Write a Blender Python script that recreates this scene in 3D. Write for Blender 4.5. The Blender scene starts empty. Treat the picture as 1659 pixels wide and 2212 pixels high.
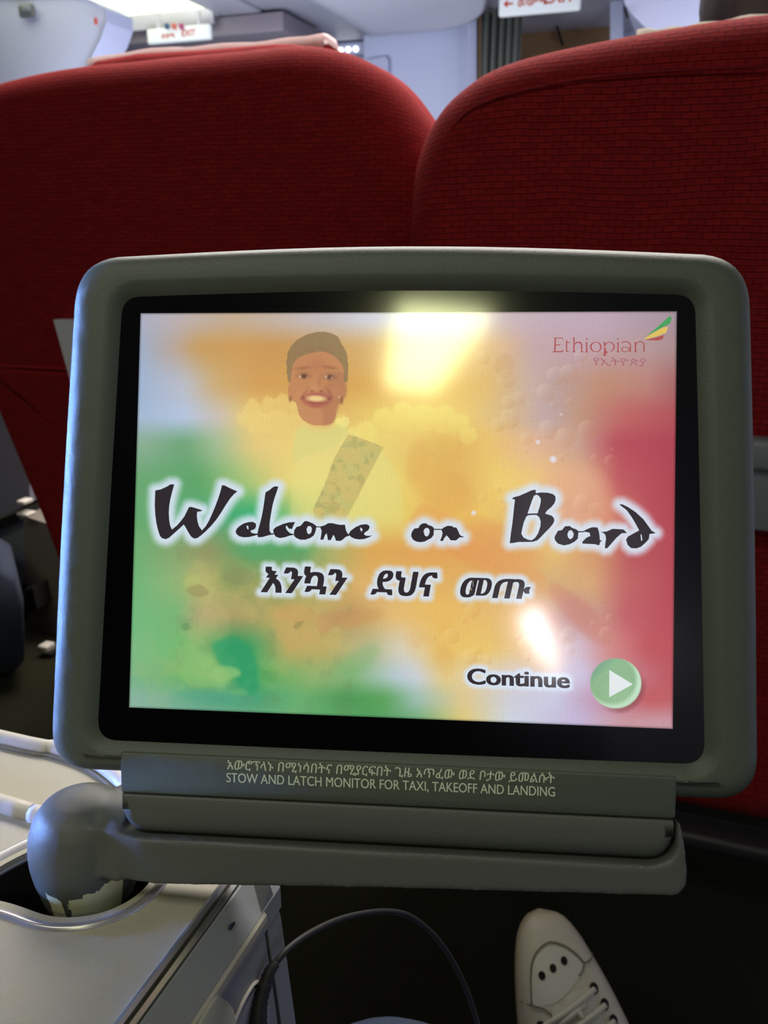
import bpy, bmesh, math, random
import numpy as np
from mathutils import Vector, Matrix
random.seed(4)
rng = np.random.default_rng(7)
scene = bpy.context.scene
COL = scene.collection

# ------------------------------------------------------------------ camera
FPX, CX, CY = 1830.0, 829.5, 1106.0
YAW, PITCH, CAMH = math.radians(20), math.radians(18), 0.90
fwd = Vector((-math.sin(YAW)*math.cos(PITCH), math.cos(YAW)*math.cos(PITCH), -math.sin(PITCH)))
rgt = Vector((math.cos(YAW), math.sin(YAW), 0))
upv = rgt.cross(fwd)
CAM = Vector((0, 0, CAMH))
cam_d = bpy.data.cameras.new('camera'); cam = bpy.data.objects.new('camera', cam_d); COL.objects.link(cam)
cam.matrix_world = Matrix(((rgt.x, upv.x, -fwd.x, 0), (rgt.y, upv.y, -fwd.y, 0), (rgt.z, upv.z, -fwd.z, CAMH), (0, 0, 0, 1)))
cam_d.sensor_fit = 'VERTICAL'; cam_d.sensor_height = 36.0; cam_d.lens = FPX/2212*36.0
cam_d.clip_start = 0.02; cam_d.clip_end = 60
cam_d.dof.use_dof = True; cam_d.dof.focus_distance = 0.34; cam_d.dof.aperture_fstop = 19.0
scene.camera = cam

# ------------------------------------------------------------------ exposure, world, lights
scene.view_settings.view_transform = 'Standard'
scene.view_settings.look = 'None'
scene.view_settings.exposure = 0.0
scene.view_settings.gamma = 1.0
scene.view_settings.use_curve_mapping = False
world = bpy.data.worlds.new('cabin_air'); scene.world = world; world.use_nodes = True
world.node_tree.nodes['Background'].inputs[0].default_value = (0.45, 0.5, 0.75, 1)
world.node_tree.nodes['Background'].inputs[1].default_value = 0.02

def area(name, loc, target, sx, sy, power, color, spread=180):
    l = bpy.data.lights.new(name, 'AREA'); l.shape = 'RECTANGLE'; l.size = sx; l.size_y = sy
    l.energy = power; l.color = color; l.spread = math.radians(spread)
    o = bpy.data.objects.new(name, l); COL.objects.link(o); o.location = loc
    o.rotation_euler = (Vector(target)-Vector(loc)).to_track_quat('-Z', 'Y').to_euler()
    return o
area('forward_cabin_lamp', (-0.6, 1.95, 2.12), (-0.6, 1.92, 0), 2.2, 1.1, 92, (1.0, 0.93, 0.86))
area('bulkhead_fill_light', (-2.3, 3.6, 1.1), (-2.0, 5.4, 2.2), 1.6, 0.6, 24, (0.80, 0.84, 1.0))  # added up-light hidden beyond the seat row, brightens bulkhead and ceiling
area('right_fill_light', (0.4, 3.6, 1.05), (-0.6, 5.6, 2.1), 0.9, 0.6, 16, (0.80, 0.84, 1.0))  # added fill without a fixture, hidden by the right seat, brightens the right front
area('monitor_edge_beam', (-4.3, -0.5, 0.98), (-0.25, 0.28, 0.80), 0.5, 0.35, 3.2, (0.20, 0.38, 1.0), 9)  # added blue beam narrowed onto the monitor, in place of unseen side windows
area('overhead_cabin_lamp', (-0.5, -0.55, 2.12), (-0.5, -0.40, 0), 1.0, 0.5, 7.6, (1.0, 0.98, 0.80))

# ------------------------------------------------------------------ helpers
def at(x, y, Y):
    d = fwd + rgt*((x-CX)/FPX) - upv*((y-CY)/FPX)
    return CAM + d*(Y/d.y)
def atd(x, y, depth):
    return CAM + (fwd + rgt*((x-CX)/FPX) - upv*((y-CY)/FPX))*depth

def s2l(c):
    c = np.asarray(c, float)/255.0
    return np.where(c <= 0.04045, c/12.92, ((c+0.055)/1.055)**2.4)
def rgb(*c):
    v = s2l(c); return (float(v[0]), float(v[1]), float(v[2]), 1)

def mat(name, color, rough=0.6, metal=0.0, noise=None, bump=None, emit=None, spec=0.5, sheen=0):
    m = bpy.data.materials.new(name); m.use_nodes = True
    nt = m.node_tree; b = nt.nodes['Principled BSDF']
    b.inputs['Base Color'].default_value = color; b.inputs['Roughness'].default_value = rough
    b.inputs['Metallic'].default_value = metal; b.inputs['Specular IOR Level'].default_value = spec
    tc = nt.nodes.new('ShaderNodeTexCoord')
    if noise:
        sc, amt = noise
        n = nt.nodes.new('ShaderNodeTexNoise'); n.inputs['Scale'].default_value = sc; n.inputs['Detail'].default_value = 4
        mx = nt.nodes.new('ShaderNodeMix'); mx.data_type = 'RGBA'
        mx.inputs[6].default_value = tuple(x*(1-amt) for x in color[:3])+(1,)
        mx.inputs[7].default_value = tuple(min(1, x*(1+amt)) for x in color[:3])+(1,)
        nt.links.new(tc.outputs['Object'], n.inputs['Vector']); nt.links.new(n.outputs['Fac'], mx.inputs[0])
        nt.links.new(mx.outputs[2], b.inputs['Base Color'])
    if bump:
        sc, st = bump
        n = nt.nodes.new('ShaderNodeTexNoise'); n.inputs['Scale'].default_value = sc; n.inputs['Detail'].default_value = 3
        bp = nt.nodes.new('ShaderNodeBump'); bp.inputs['Strength'].default_value = st; bp.inputs['Distance'].default_value = 0.0006
        nt.links.new(tc.outputs['Object'], n.inputs['Vector']); nt.links.new(n.outputs['Fac'], bp.inputs['Height'])
        nt.links.new(bp.outputs['Normal'], b.inputs['Normal'])
    if emit:
        b.inputs['Emission Color'].default_value = emit[0]; b.inputs['Emission Strength'].default_value = emit[1]
    if sheen: b.inputs['Sheen Weight'].default_value = sheen
    return m

def link(name, me, m=None, parent=None, smooth=False):
    o = bpy.data.objects.new(name, me); COL.objects.link(o)
    if m is not None:
        me.materials.clear(); me.materials.append(m)
    if smooth and len(me.polygons): me.shade_smooth()
    if parent is not None: o.parent = parent
    return o
def mesh_from(name, verts, faces, m=None, parent=None, smooth=False):
    me = bpy.data.meshes.new(name); me.from_pydata([tuple(v) for v in verts], [], [tuple(f) for f in faces]); me.update()
    return link(name, me, m, parent, smooth)
def tag(o, label=None, cat=None, group=None, kind=None):
    if label: o['label'] = label
    if cat: o['category'] = cat
    if group: o['group'] = group
    if kind: o['kind'] = kind
    return o
def empty(name, loc, rot=None):
    o = bpy.data.objects.new(name, None); COL.objects.link(o); o.location = loc; o.empty_display_size = 0.05
    if rot is not None: o.rotation_euler = rot
    return o
def box_bm(bm, c, s, rot=None, bev=0, seg=2):
    r = bmesh.ops.create_cube(bm, size=1)
    vs = r['verts']
    bmesh.ops.scale(bm, vec=s, verts=vs)
    if bev > 0:
        es = list({e for v in vs for e in v.link_edges})
        g = bmesh.ops.bevel(bm, geom=es, offset=bev, segments=seg, affect='EDGES', profile=0.5)
        vs = list({v for f in g['faces'] for v in f.verts} | {v for v in vs if v.is_valid})
        vs = [v for v in vs if v.is_valid]
    if rot is not None: bmesh.ops.transform(bm, matrix=rot.to_4x4(), verts=vs)
    bmesh.ops.translate(bm, vec=c, verts=vs)
    return vs
def box(name, c, s, m, parent=None, bev=0.0, rot=None, seg=2, smooth=True):
    bm = bmesh.new(); box_bm(bm, c, s, rot, bev, seg)
    me = bpy.data.meshes.new(name); bm.to_mesh(me); bm.free()
    return link(name, me, m, parent, smooth and bev > 0)
def wbox(name, x0, x1, y0, y1, z0, z1, m, parent=None, bev=0.0, off=(0, 0, 0)):
    return box(name, ((x0+x1)/2-off[0], (y0+y1)/2-off[1], (z0+z1)/2-off[2]), (x1-x0, y1-y0, z1-z0), m, parent, bev)
def loft(name, rings, m, parent=None, cap0=False, cap1=False, smooth=True, closed=True, uvs=None):
    n = len(rings[0]); vs = [v for r in rings for v in r]; fs = []
    for k in range(len(rings)-1):
        for i in range(n if closed else n-1):
            j = (i+1) % n
            fs.append((k*n+i, k*n+j, (k+1)*n+j, (k+1)*n+i))
    if cap0: fs.append(tuple(range(n))[::-1])
    if cap1: fs.append(tuple((len(rings)-1)*n+i for i in range(n)))
    o = mesh_from(name, vs, fs, m, parent, smooth)
    if uvs is not None:
        flat = [u for r in uvs for u in r]
        ul = o.data.uv_layers.new(name='UVMap')
        for lp in o.data.loops: ul.data[lp.index].uv = flat[lp.vertex_index]
    return o
def catmull(pts, n=8, closed=False):
    P = [np.array(p, float) for p in pts]; out = []
    N = len(P)
    for i in range(N if closed else N-1):
        p0 = P[(i-1) % N] if (closed or i > 0) else 2*P[0]-P[1]
        p1 = P[i]; p2 = P[(i+1) % N]
        p3 = P[(i+2) % N] if (closed or i+2 < N) else 2*P[-1]-P[-2]
        for k in range(n):
            t = k/n
            out.append(0.5*((2*p1)+(-p0+p2)*t+(2*p0-5*p1+4*p2-p3)*t*t+(-p0+3*p1-3*p2+p3)*t**3))
    if not closed: out.append(P[-1])
    return out
def tube(name, pts, r, m, parent=None, seg=8, n=6, off=None):
    path = catmull(pts, n) if n > 1 else [np.array(p, float) for p in pts]
    if callable(r): rr = [r(i/(len(path)-1)) for i in range(len(path))]
    else: rr = [r]*len(path)
    rings = []; prev = None
    for i, p in enumerate(path):
        t = Vector(path[min(i+1, len(path)-1)]-path[max(i-1, 0)]).normalized()
        if prev is None:
            a = Vector((0, 0, 1)) if abs(t.z) < 0.9 else Vector((1, 0, 0))
            u = t.cross(a).normalized()
        else:
            u = (prev - t*prev.dot(t)).normalized()
        prev = u; w = t.cross(u)
        rings.append([Vector(p)+(u*math.cos(2*math.pi*k/seg)+w*math.sin(2*math.pi*k/seg))*rr[i] - (Vector(off) if off is not None else Vector()) for k in range(seg)])
    return loft(name, rings, m, parent, True, True)
def fill2d(name, polys, m, parent, extrude=0.0, z=0.0, rot=None):
    cu = bpy.data.curves.new(name, 'CURVE'); cu.dimensions = '2D'; cu.fill_mode = 'BOTH'; cu.extrude = extrude
    for P in polys:
        sp = cu.splines.new('POLY'); sp.points.add(len(P)-1); sp.use_cyclic_u = True
        for i, p in enumerate(P): sp.points[i].co = (p[0], p[1], 0, 1)
    o = bpy.data.objects.new(name, cu); COL.objects.link(o)
    bpy.context.view_layer.update()
    me = bpy.data.meshes.new_from_object(o.evaluated_get(bpy.context.evaluated_depsgraph_get()))
    bpy.data.objects.remove(o); bpy.data.curves.remove(cu)
    me.transform(Matrix.Translation((0, 0, z))); me.name = name
    return link(name, me, m, parent)
def text_mesh(txt, bold=0.0, wide=0.0):
    cu = bpy.data.curves.new('t', 'FONT'); cu.body = txt; cu.size = 1.0; cu.offset = bold; cu.resolution_u = 4
    cu.fill_mode = 'FRONT'
    o = bpy.data.objects.new('t', cu); COL.objects.link(o); bpy.context.view_layer.update()
    me = bpy.data.meshes.new_from_object(o.evaluated_get(bpy.context.evaluated_depsgraph_get()))
    bpy.data.objects.remove(o); bpy.data.curves.remove(cu)
    if wide:      # heavier weight: the glyphs repeated with a small shift
        bm = bmesh.new()
        for dx in (-wide, 0, wide):
            k0 = len(bm.verts); bm.from_mesh(me); bm.verts.ensure_lookup_table()
            for q_ in bm.verts[k0:]: q_.co.x += dx
        bm.to_mesh(me); bm.free()
    v = np.zeros(len(me.vertices)*3); me.vertices.foreach_get('co', v)
    return me, v.reshape(-1, 3)

# ------------------------------------------------------------------ materials
M = {}
M['casing'] = mat('monitor_plastic', rgb(84, 92, 82), 0.40, noise=(700, .06), bump=(2600, .35))
M['casing2'] = mat('arm_plastic', rgb(90, 94, 90), 0.43, noise=(700, .06), bump=(2600, .3))
M['glass'] = mat('bezel_glass', rgb(6, 6, 9), 0.10, spec=0.8)
M['print'] = mat('printed_text', rgb(228, 240, 216), 0.6)
M['dark'] = mat('dark_recess', rgb(12, 12, 14), 0.7)
M['beige'] = mat('console_beige', rgb(176, 172, 156), 0.55, noise=(900, .05), bump=(1800, .25))
M['beige2'] = mat('console_rim', rgb(205, 200, 190), 0.45)
M['sidegrey'] = mat('console_side_grey', rgb(128, 132, 136), 0.5, noise=(400, .05))
M['metal'] = mat('brushed_trim', rgb(205, 205, 200), 0.28, metal=0.9, noise=(60, .2))
M['ringmetal'] = mat('pivot_ring_metal', rgb(190, 188, 192), 0.3, metal=0.6)
M['button'] = mat('button_beige', rgb(180, 180, 160), 0.5)
M['cable'] = mat('cable_rubber', rgb(22, 22, 25), 0.6)
M['carpet'] = mat('carpet_olive', rgb(36, 36, 24), 0.95, noise=(160, .35), bump=(500, .6), spec=.1)
M['ceiling'] = mat('ceiling_panel_white', rgb(205, 206, 216), 0.5, noise=(3, .03))
M['wallw'] = mat('cabin_wall_white', rgb(190, 195, 220), 0.55, noise=(2, .03))
M['wallb'] = mat('bulkhead_pale_blue', rgb(196, 203, 226), 0.55, noise=(2, .03))
M['latch'] = mat('latch_grey', rgb(96, 98, 100), 0.4)
M['soffit'] = mat('soffit_grey', rgb(110, 108, 112), 0.6)
M['brown'] = mat('galley_wood', rgb(128, 98, 62), 0.5, noise=(6, .15))
M['galley_top'] = mat('galley_upper', rgb(140, 132, 138), 0.5)
M['curtain'] = mat('curtain_greygreen', rgb(112, 116, 106), 0.85, noise=(40, .1))
M['sign'] = mat('sign_white', rgb(226, 230, 228), 0.4, emit=(rgb(200, 210, 215), 0.35))
M['signred'] = mat('sign_red', rgb(190, 62, 40), 0.5, emit=(rgb(160, 50, 30), 0.25))
M['lampwarm'] = mat('ceiling_diffuser', rgb(250, 250, 220), 0.6, emit=((0.98, 1.0, 0.72, 1), 1.25))
M['spot'] = mat('reading_lens', rgb(255, 255, 255), 0.3, emit=((1, 1, 1, 1), 6))
M['cloth'] = mat('antimacassar_cloth', rgb(232, 200, 200), 0.9, noise=(60, .06), sheen=.3)
M['cloth2'] = mat('antimacassar_cloth_cream', rgb(226, 220, 206), 0.9, noise=(60, .06), sheen=.3)
M['hair'] = mat('dark_hair', rgb(34, 26, 30), 0.6, noise=(200, .4), bump=(400, 1))
M['skin'] = mat('skin', rgb(110, 74, 54), 0.55)
M['shirt'] = mat('shirt_dark', rgb(50, 54, 66), 0.85)
M['denim'] = mat('denim', rgb(56, 68, 86), 0.9, noise=(300, .2), bump=(900, .5))
M['shoe'] = mat('sneaker_leather', rgb(196, 192, 172), 0.5, noise=(30, .05), bump=(500, .2))
M['toe'] = mat('sneaker_toe_cap', rgb(206, 206, 196), 0.45, noise=(30, .04))
M['rim'] = mat('sneaker_rubber', rgb(176, 166, 138), 0.6, noise=(60, .12))
M['seam'] = mat('sneaker_stitch', rgb(120, 118, 104), 0.8)
M['lace'] = mat('lace_white', rgb(200, 198, 182), 0.85, bump=(1500, .6))
M['hole'] = mat('hole_dark', rgb(14, 14, 12), 0.9)
M['panelwhite'] = mat('seatback_panel_white', rgb(208, 208, 216), 0.4)
M['panelgrey'] = mat('seatback_panel_grey', rgb(128, 134, 140), 0.4)
M['shell'] = mat('seat_shell_grey', rgb(140, 142, 158), 0.45, noise=(5, .05))
M['navy'] = mat('navy_fabric', rgb(40, 48, 66), 0.9, bump=(300, .5))
M['columnb'] = mat('seat_base_beige', rgb(120, 112, 100), 0.6)
M['frame'] = mat('seat_frame_metal', rgb(110, 112, 112), 0.4, metal=.5)
M['frame_dark'] = mat('seat_frame_dark', rgb(42, 40, 44), .5)
M['indb'] = mat('indicator_blue', rgb(60, 90, 130), .4); M['indo'] = mat('indicator_orange', rgb(210, 110, 100), .4); M['indp'] = mat('indicator_pink', rgb(180, 70, 130), .4)

def fabric(name, scale=1.0, bw=.021):
    m = bpy.data.materials.new(name); m.use_nodes = True; nt = m.node_tree; b = nt.nodes['Principled BSDF']
    uv = nt.nodes.new('ShaderNodeUVMap'); uv.uv_map = 'UVMap'
    nz = nt.nodes.new('ShaderNodeTexNoise'); nz.inputs['Scale'].default_value = 9; nz.inputs['Detail'].default_value = 2
    nt.links.new(uv.outputs[0], nz.inputs['Vector'])
    ad = nt.nodes.new('ShaderNodeMix'); ad.data_type = 'VECTOR'; ad.inputs[0].default_value = 0.012
    nt.links.new(uv.outputs[0], ad.inputs[4]); nt.links.new(nz.outputs['Color'], ad.inputs[5])
    br = nt.nodes.new('ShaderNodeTexBrick'); br.inputs['Scale'].default_value = 1.0
    br.inputs['Brick Width'].default_value = bw*scale; br.inputs['Row Height'].default_value = 0.0072*scale
    br.inputs['Mortar Size'].default_value = 0.0013*scale; br.inputs['Mortar Smooth'].default_value = 1.0
    br.offset = 0.5; br.squash = 1.0
    br.inputs['Color1'].default_value = (0.29, 0.016, 0.017, 1); br.inputs['Color2'].default_value = (0.23, 0.012, 0.014, 1)
    br.inputs['Mortar'].default_value = (0.14, 0.007, 0.012, 1)
    nt.links.new(ad.outputs[1], br.inputs['Vector'])
    wv = nt.nodes.new('ShaderNodeTexWave'); wv.bands_direction = 'Y'; wv.inputs['Scale'].default_value = 2*math.pi/(.0036*scale)/20; wv.inputs['Distortion'].default_value = .6
    nt.links.new(ad.outputs[1], wv.inputs['Vector'])
    mr = nt.nodes.new('ShaderNodeMapRange'); mr.inputs[3].default_value = .72; mr.inputs[4].default_value = 1.15; nt.links.new(wv.outputs['Fac'], mr.inputs[0])
    vm = nt.nodes.new('ShaderNodeVectorMath'); vm.operation = 'SCALE'; nt.links.new(br.outputs['Color'], vm.inputs[0]); nt.links.new(mr.outputs[0], vm.inputs['Scale'])
    nt.links.new(vm.outputs[0], b.inputs['Base Color'])
    bp = nt.nodes.new('ShaderNodeBump'); bp.inputs['Strength'].default_value = 0.6; bp.inputs['Distance'].default_value = 0.0010; bp.invert = True
    nt.links.new(br.outputs['Fac'], bp.inputs['Height']); nt.links.new(bp.outputs['Normal'], b.inputs['Normal'])
    b.inputs['Roughness'].default_value = 0.85; b.inputs['Specular IOR Level'].default_value = 0.06
    b.inputs['Sheen Weight'].default_value = 0.03; b.inputs['Sheen Tint'].default_value = (1, .25, .2, 1); b.inputs['Sheen Roughness'].default_value = .45
    return m
M['red'] = fabric('red_woven_upholstery', 0.82)
M['red2'] = fabric('red_woven_upholstery_coarse', .88, .018)

# ================================================================== STRUCTURE
X0, X1, Y0, Y1, ZC = -4.7, 1.7, -7.0, 6.3, 2.15
tag(wbox('floor', X0, X1, Y0, Y1, -0.06, 0.0, M['carpet']), kind='structure')
tag(wbox('wall_left', X0-.06, X0, Y0, Y1, -.06, ZC+.2, M['wallw']), kind='structure')
tag(wbox('wall_right', X1, X1+.06, Y0, Y1, -.06, ZC+.2, M['wallw']), kind='structure')
tag(wbox('wall_back', X0-.06, X1+.06, Y0-.06, Y0, -.06, ZC+.2, M['soffit']), kind='structure')
tag(wbox('wall_front', X0-.06, X1+.06, Y1, Y1+.06, -.06, ZC+.2, M['wallb']), kind='structure')
ceil = tag(empty('ceiling', (0, 0, ZC)), kind='structure')
# ceiling strips running along the cabin, seams where the photograph shows them (the lamp trough is left open)
xs = [-4.7, -3.72, -2.87, -2.60, -2.17, -1.40, -0.55, 0.4, 1.7]
for a, b_ in zip(xs[:-1], xs[1:]):
    y0 = Y0
    if abs(a+3.72) < .01:
        wbox('ceiling_panel', a+.006, b_-.006, 4.98, Y1, 0, .05, M['ceiling'], ceil, .004); y1 = 3.0
        wbox('ceiling_panel', a+.006, b_-.006, y0, y1, 0, .05, M['ceiling'], ceil, .004)
    else:
        dz = {-2.60: .015, -2.17: -.012}.get(round(a, 2), 0)
        wbox('ceiling_panel', a+.006, b_-.006, y0, Y1, dz, .05+dz, M['ceiling'], ceil, .006)
wbox('backing', X0, X1, Y0, Y1, .07, .1, M['soffit'], ceil)
# dropped rounded ceiling pod, right of centre
def arc(cx, cy, rx, ry, a0, a1, n): return [(cx+rx*math.cos(a0+(a1-a0)*i/n), cy+ry*math.sin(a0+(a1-a0)*i/n)) for i in range(n+1)]
p1, p2 = at(1008, 0, 4.6), at(830, 80, 5.75)
out = [(-2.14, 2.4)] + [(-1.22, 2.4)] + arc(-1.72, 4.75, .50, .85, 0, math.pi/2, 14) + [(-2.14, 5.6)]
def inset2(P, d):
    c = np.mean(P, axis=0); return [tuple(c+(np.array(p)-c)*(1-d)) for p in P]
rings = [[(x, y, ZC-.001) for x, y in out], [(x, y, ZC-.04) for x, y in out], [(x, y, ZC-.055) for x, y in inset2(out, .02)],
         [(x, y, ZC-.058) for x, y in inset2(out, .10)], [(x, y, ZC-.045) for x, y in inset2(out, .13)]]
tag(loft('trim_1', rings, M['ceiling'], None, True, True), kind='structure')

# lit ceiling lamp, ahead on the left
cl = tag(empty('ceiling_light', (-3.3, 4.0, ZC)), 'bright warm ceiling light panel above the left exit sign', 'light')
wbox('diffuser', -.41, .42, -.98, .955, .03, .05, M['lampwarm'], cl)
wbox('frame', -.41, .425, .955, .975, -.055, .05, M['ceiling'], cl, .004)
wbox('frame', -.425, -.412, -.98, .975, -.02, .05, M['wallw'], cl)
# grey soffit behind the lamp
tag(wbox('trim_2', -3.75, -2.45, 5.02, 5.6, ZC-.11, ZC-.005, M['galley_top'], None, .01), kind='structure')
# overhead luggage bin, left
bn = tag(empty('overhead_bin', (-4.2, 4.0, 1.7)), 'white overhead bin with grey latch at the upper left', 'bin')
def P2(l, Y): return [(at(x, y, Y).x+4.2, at(x, y, Y).z-1.7) for x, y in l]
prof = P2([(228, 18), (229, 48), (218, 82), (203, 112), (180, 160), (150, 220), (-160, 260), (-160, 0), (150, -14), (195, 0)], 4.0)
prof = [(x, min(z, .43)) for x, z in prof]
loft('door', [[(x, 0.02, z) for x, z in inset2(prof, .012)], [(x, 0, z) for x, z in prof], [(x, .22, z) for x, z in prof]], M['wallw'], bn, True, True, smooth=False)
lp = at(62, 25, 4.0)
box('latch', (lp.x+4.2, -.012, lp.z-1.7), (.095, .03, .062), M['latch'], bn, .014, seg=4)
box('latch_plate', (lp.x+4.2+.01, -.03, lp.z-1.7+.008), (.05, .012, .028), M['panelgrey'], bn, .005)
lp = at(208, 46, 4.0)
box('marker', (lp.x+4.2, -.004, lp.z-1.7), (.016, .01, .03), M['signred'], bn, .003)
# wall pieces ahead
def slab(name, pts, Y, th, m, label=None, cat=None, kind=None, bev=0):
    q = [at(x, y, Y) for x, y in pts]
    o = loft(name, [[(v.x, Y, v.z) for v in q], [(v.x, Y+th, v.z) for v in q]], m, None, True, True, smooth=False)
    return tag(o, label, cat, None, kind)
slab('wall_partition', [(786, 78), (1021, 30), (1021, 900), (786, 900)], 5.62, .12, M['wallb'], kind='structure')
slab('trim_3', [(1010, 28), (1029, 26), (1029, 700), (1010, 700)], 5.5, .1, M['wallw'], kind='structure')
slab('trim_4', [(1030, 30), (1039, 29), (1036, 700), (1030, 700)], 5.52, .1, M['brown'], kind='structure')
slab('trim_5', [(790, 130), (832, 122), (838, 130), (838, 900), (790, 900)], 5.58, .03, M['wallw'], kind='structure')
slab('wall_galley', [(1039, -40), (1330, -70), (1330, 900), (1039, 900)], 6.1, .1, M['brown'], kind='structure')
slab('trim_6', [(1100, 26), (1318, -10), (1318, 28), (1290, 44), (1145, 62), (1105, 48)], 6.0, .06, M['galley_top'], kind='structure')
slab('trim_7', [(1192, 30), (1197, 30), (1218, 96), (1212, 98)], 5.97, .02, M['hole'], kind='structure')
slab('trim_8', [(1318, -20), (1346, -24), (1344, 700), (1320, 700)], 5.5, .1, M['wallb'], kind='structure')
# right bin
rb = tag(empty('overhead_bin', (-.4, 4.2, 1.9)), 'bright white overhead bin ahead of the right seat', 'bin')
q = [at(x, y, 4.2) for x, y in [(1338, -40), (1349, 6), (1362, 28), (1390, 56), (1440, 90), (1659, 120), (1800, 100), (1800, -60)]]
loft('door', [[(v.x+.4, 0, v.z-1.9) for v in q], [(v.x+.4, .7, v.z-1.9) for v in q]], M['wallw'], rb, True, True, smooth=False)
q = [at(x, y, 4.18) for x, y in [(1345, 16), (1353, 15), (1358, 34), (1352, 37)]]
loft('latch', [[(v.x+.4, -.02, v.z-1.9) for v in q], [(v.x+.4, .01, v.z-1.9) for v in q]], M['hole'], rb, True, True, smooth=False)
# curtain with folds
cu = [at(1042, 28, 5.4), at(1130, 28, 5.4)]
n = 60; top = []; bot = []
for i in range(n+1):
    t = i/n; x = cu[0].x+(cu[1].x-cu[0].x)*t; y = 5.4+.03*math.sin(t*math.pi*11)+.01*math.sin(t*31)
    xs_ = x if t < .55 else cu[0].x+(cu[1].x-cu[0].x)*(.55+(t-.55)*.8)
    top.append((x, y, cu[0].z)); bot.append((xs_, y, .3))
mid = [((a[0]+b[0])/2, a[1], 1.2) for a, b in zip(top, bot)]
c_o = loft('curtain', [top, mid, bot], M['curtain'], None, closed=False); c_o.modifiers.new('s', 'SOLIDIFY').thickness = .006
tag(c_o, 'grey green galley curtain gathered beside the white post', 'curtain')

# exit signs
def exit_sign(name, c0, c1, label, arrow, yy=5.0):
    w = c1[0]-c0[0]
    root = tag(empty(name, ((c0[0]+c1[0])/2, yy, (c0[1]+c1[1])/2)), label, 'sign')
    h = c1[1]-c0[1]
    box('panel', (0, .015, 0), (w, .03, h), M['sign'], root, .012, seg=4)
    wbox('hanger', w*.30, w*.34, .008, .022, h*.45, ZC-root.location.z, M['ceiling'], root)
    wbox('hanger', -w*.34, -w*.30, .008, .022, h*.45, ZC-root.location.z, M['ceiling'], root)
    def put(txt, x, z, s, part, bold=.02):
        me, v = text_mesh(txt, bold); mn = v.min(0); mx = v.max(0); k = s/(mx[1]-mn[1])
        v2 = np.stack([(v[:, 0]-mn[0])*k+x, np.full(len(v), -.002), (v[:, 1]-mn[1])*k+z], 1)
        me.vertices.foreach_set('co', v2.ravel()); link(part, me, M['signred'], root)
        return (mx[0]-mn[0])*k
    a = put('መውጫ', -w*.26, -h*.22, h*.30, 'amharic_lettering')
    put('EXIT', w*.06, -h*.2, h*.42, 'lettering')
    if arrow:
        mesh_from('arrow', [(-w*.44, -.003, -h*.08), (-w*.39, -.003, -h*.22), (-w*.385, -.003, -h*.12), (-w*.32, -.003, -h*.12), (-w*.32, -.003, -h*.05), (-w*.385, -.003, -h*.05), (-w*.39, -.003, h*.06)], [(0, 1, 2, 3, 4, 5, 6)], M['signred'], root)
        mesh_from('arrow', [(w*.44, -.003, h*.05), (w*.39, -.003, h*.18), (w*.39, -.003, h*.09), (w*.35, -.003, h*.09), (w*.35, -.003, h*.01), (w*.39, -.003, h*.01), (w*.39, -.003, -h*.08)], [(0, 1, 2, 3, 4, 5, 6)], M['signred'], root)
    return root
a_, b_ = at(318, 96, 4.88), at(453, 50, 4.88)
sgn = exit_sign('exit_sign', (a_.x, a_.z), (b_.x, b_.z-.0), 'white exit sign with red writing below the lit ceiling panel', False, 4.88)
exit_sign('exit_sign', (-1.173, 2.012), (-.745, 2.148), 'white exit sign with a red arrow above the curtain', True)
for k, (px, m_) in enumerate([(361, 'indb'), (376, 'indo'), (392, 'indp')]):
    v = at(px, 57, 4.86)
    tag(box('indicator', Vector((v.x, 4.86, v.z))-sgn.location, (.022, .03, .03), M[m_], sgn, .005), ['small blue indicator', 'small orange indicator', 'small pink indicator'][k])
# reading light unit
v = at(752, 97, 5.2)
v = at(752, 97, 5.95); v.z = 2.105
rl = tag(empty('reading_light_panel', (v.x, 5.95, v.z)), 'ceiling unit with three small bright reading lights', 'light')
box('housing', (0, .05, 0.005), (.34, .09, .08), M['wallw'], rl, .012)
for dx in (-.055, 0, .055):
    bm = bmesh.new(); bmesh.ops.create_cone(bm, cap_ends=True, segments=16, radius1=.013, radius2=.013, depth=.012, matrix=Matrix.Translation((dx, 0, 0)) @ Matrix.Rotation(math.pi/2, 4, 'X'))
    me = bpy.data.meshes.new('lens'); bm.to_mesh(me); bm.free(); link('lens', me, M['spot'], rl)

# cabin lamps behind the viewer: these are what the glossy screen mirrors
M['lampA'] = mat('aft_diffuser', rgb(250, 250, 220), 0.6, emit=((0.96, 1.0, 0.50, 1), 21))
M['lampB'] = mat('aft_window_light', rgb(250, 250, 250), 0.6, emit=((1.0, 0.93, 1.0, 1), 34))
la = tag(empty('ceiling_light', (.31, -1.66, ZC-.03)), 'warm ceiling light panel behind the viewer, mirrored in the screen', 'light')
mesh_from('diffuser', [(-.135, .24, 0), (.13, .26, 0), (.07, -.22, 0), (-.09, -.24, 0)], [(0, 1, 2, 3)], M['lampA'], la)
wbox('frame', -.17, .18, -.30, .30, .004, .03, M['wallw'], la)
lb = tag(empty('wall_lamp', (1.40, -3.6, 1.73)), 'white wedge shaped wall light far behind the viewer, mirrored in the screen', 'light')
mesh_from('diffuser', [(x-1.40, 0, z-1.73) for x, z in [(1.285, 1.82), (1.33, 1.885), (1.385, 1.895), (1.495, 1.53), (1.345, 1.72)]], [(4, 3, 2, 1, 0)], M['lampB'], lb)
wbox('bracket', -.18, .30, -.03, -.004, -.24, .24, M['wallw'], lb)

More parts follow.
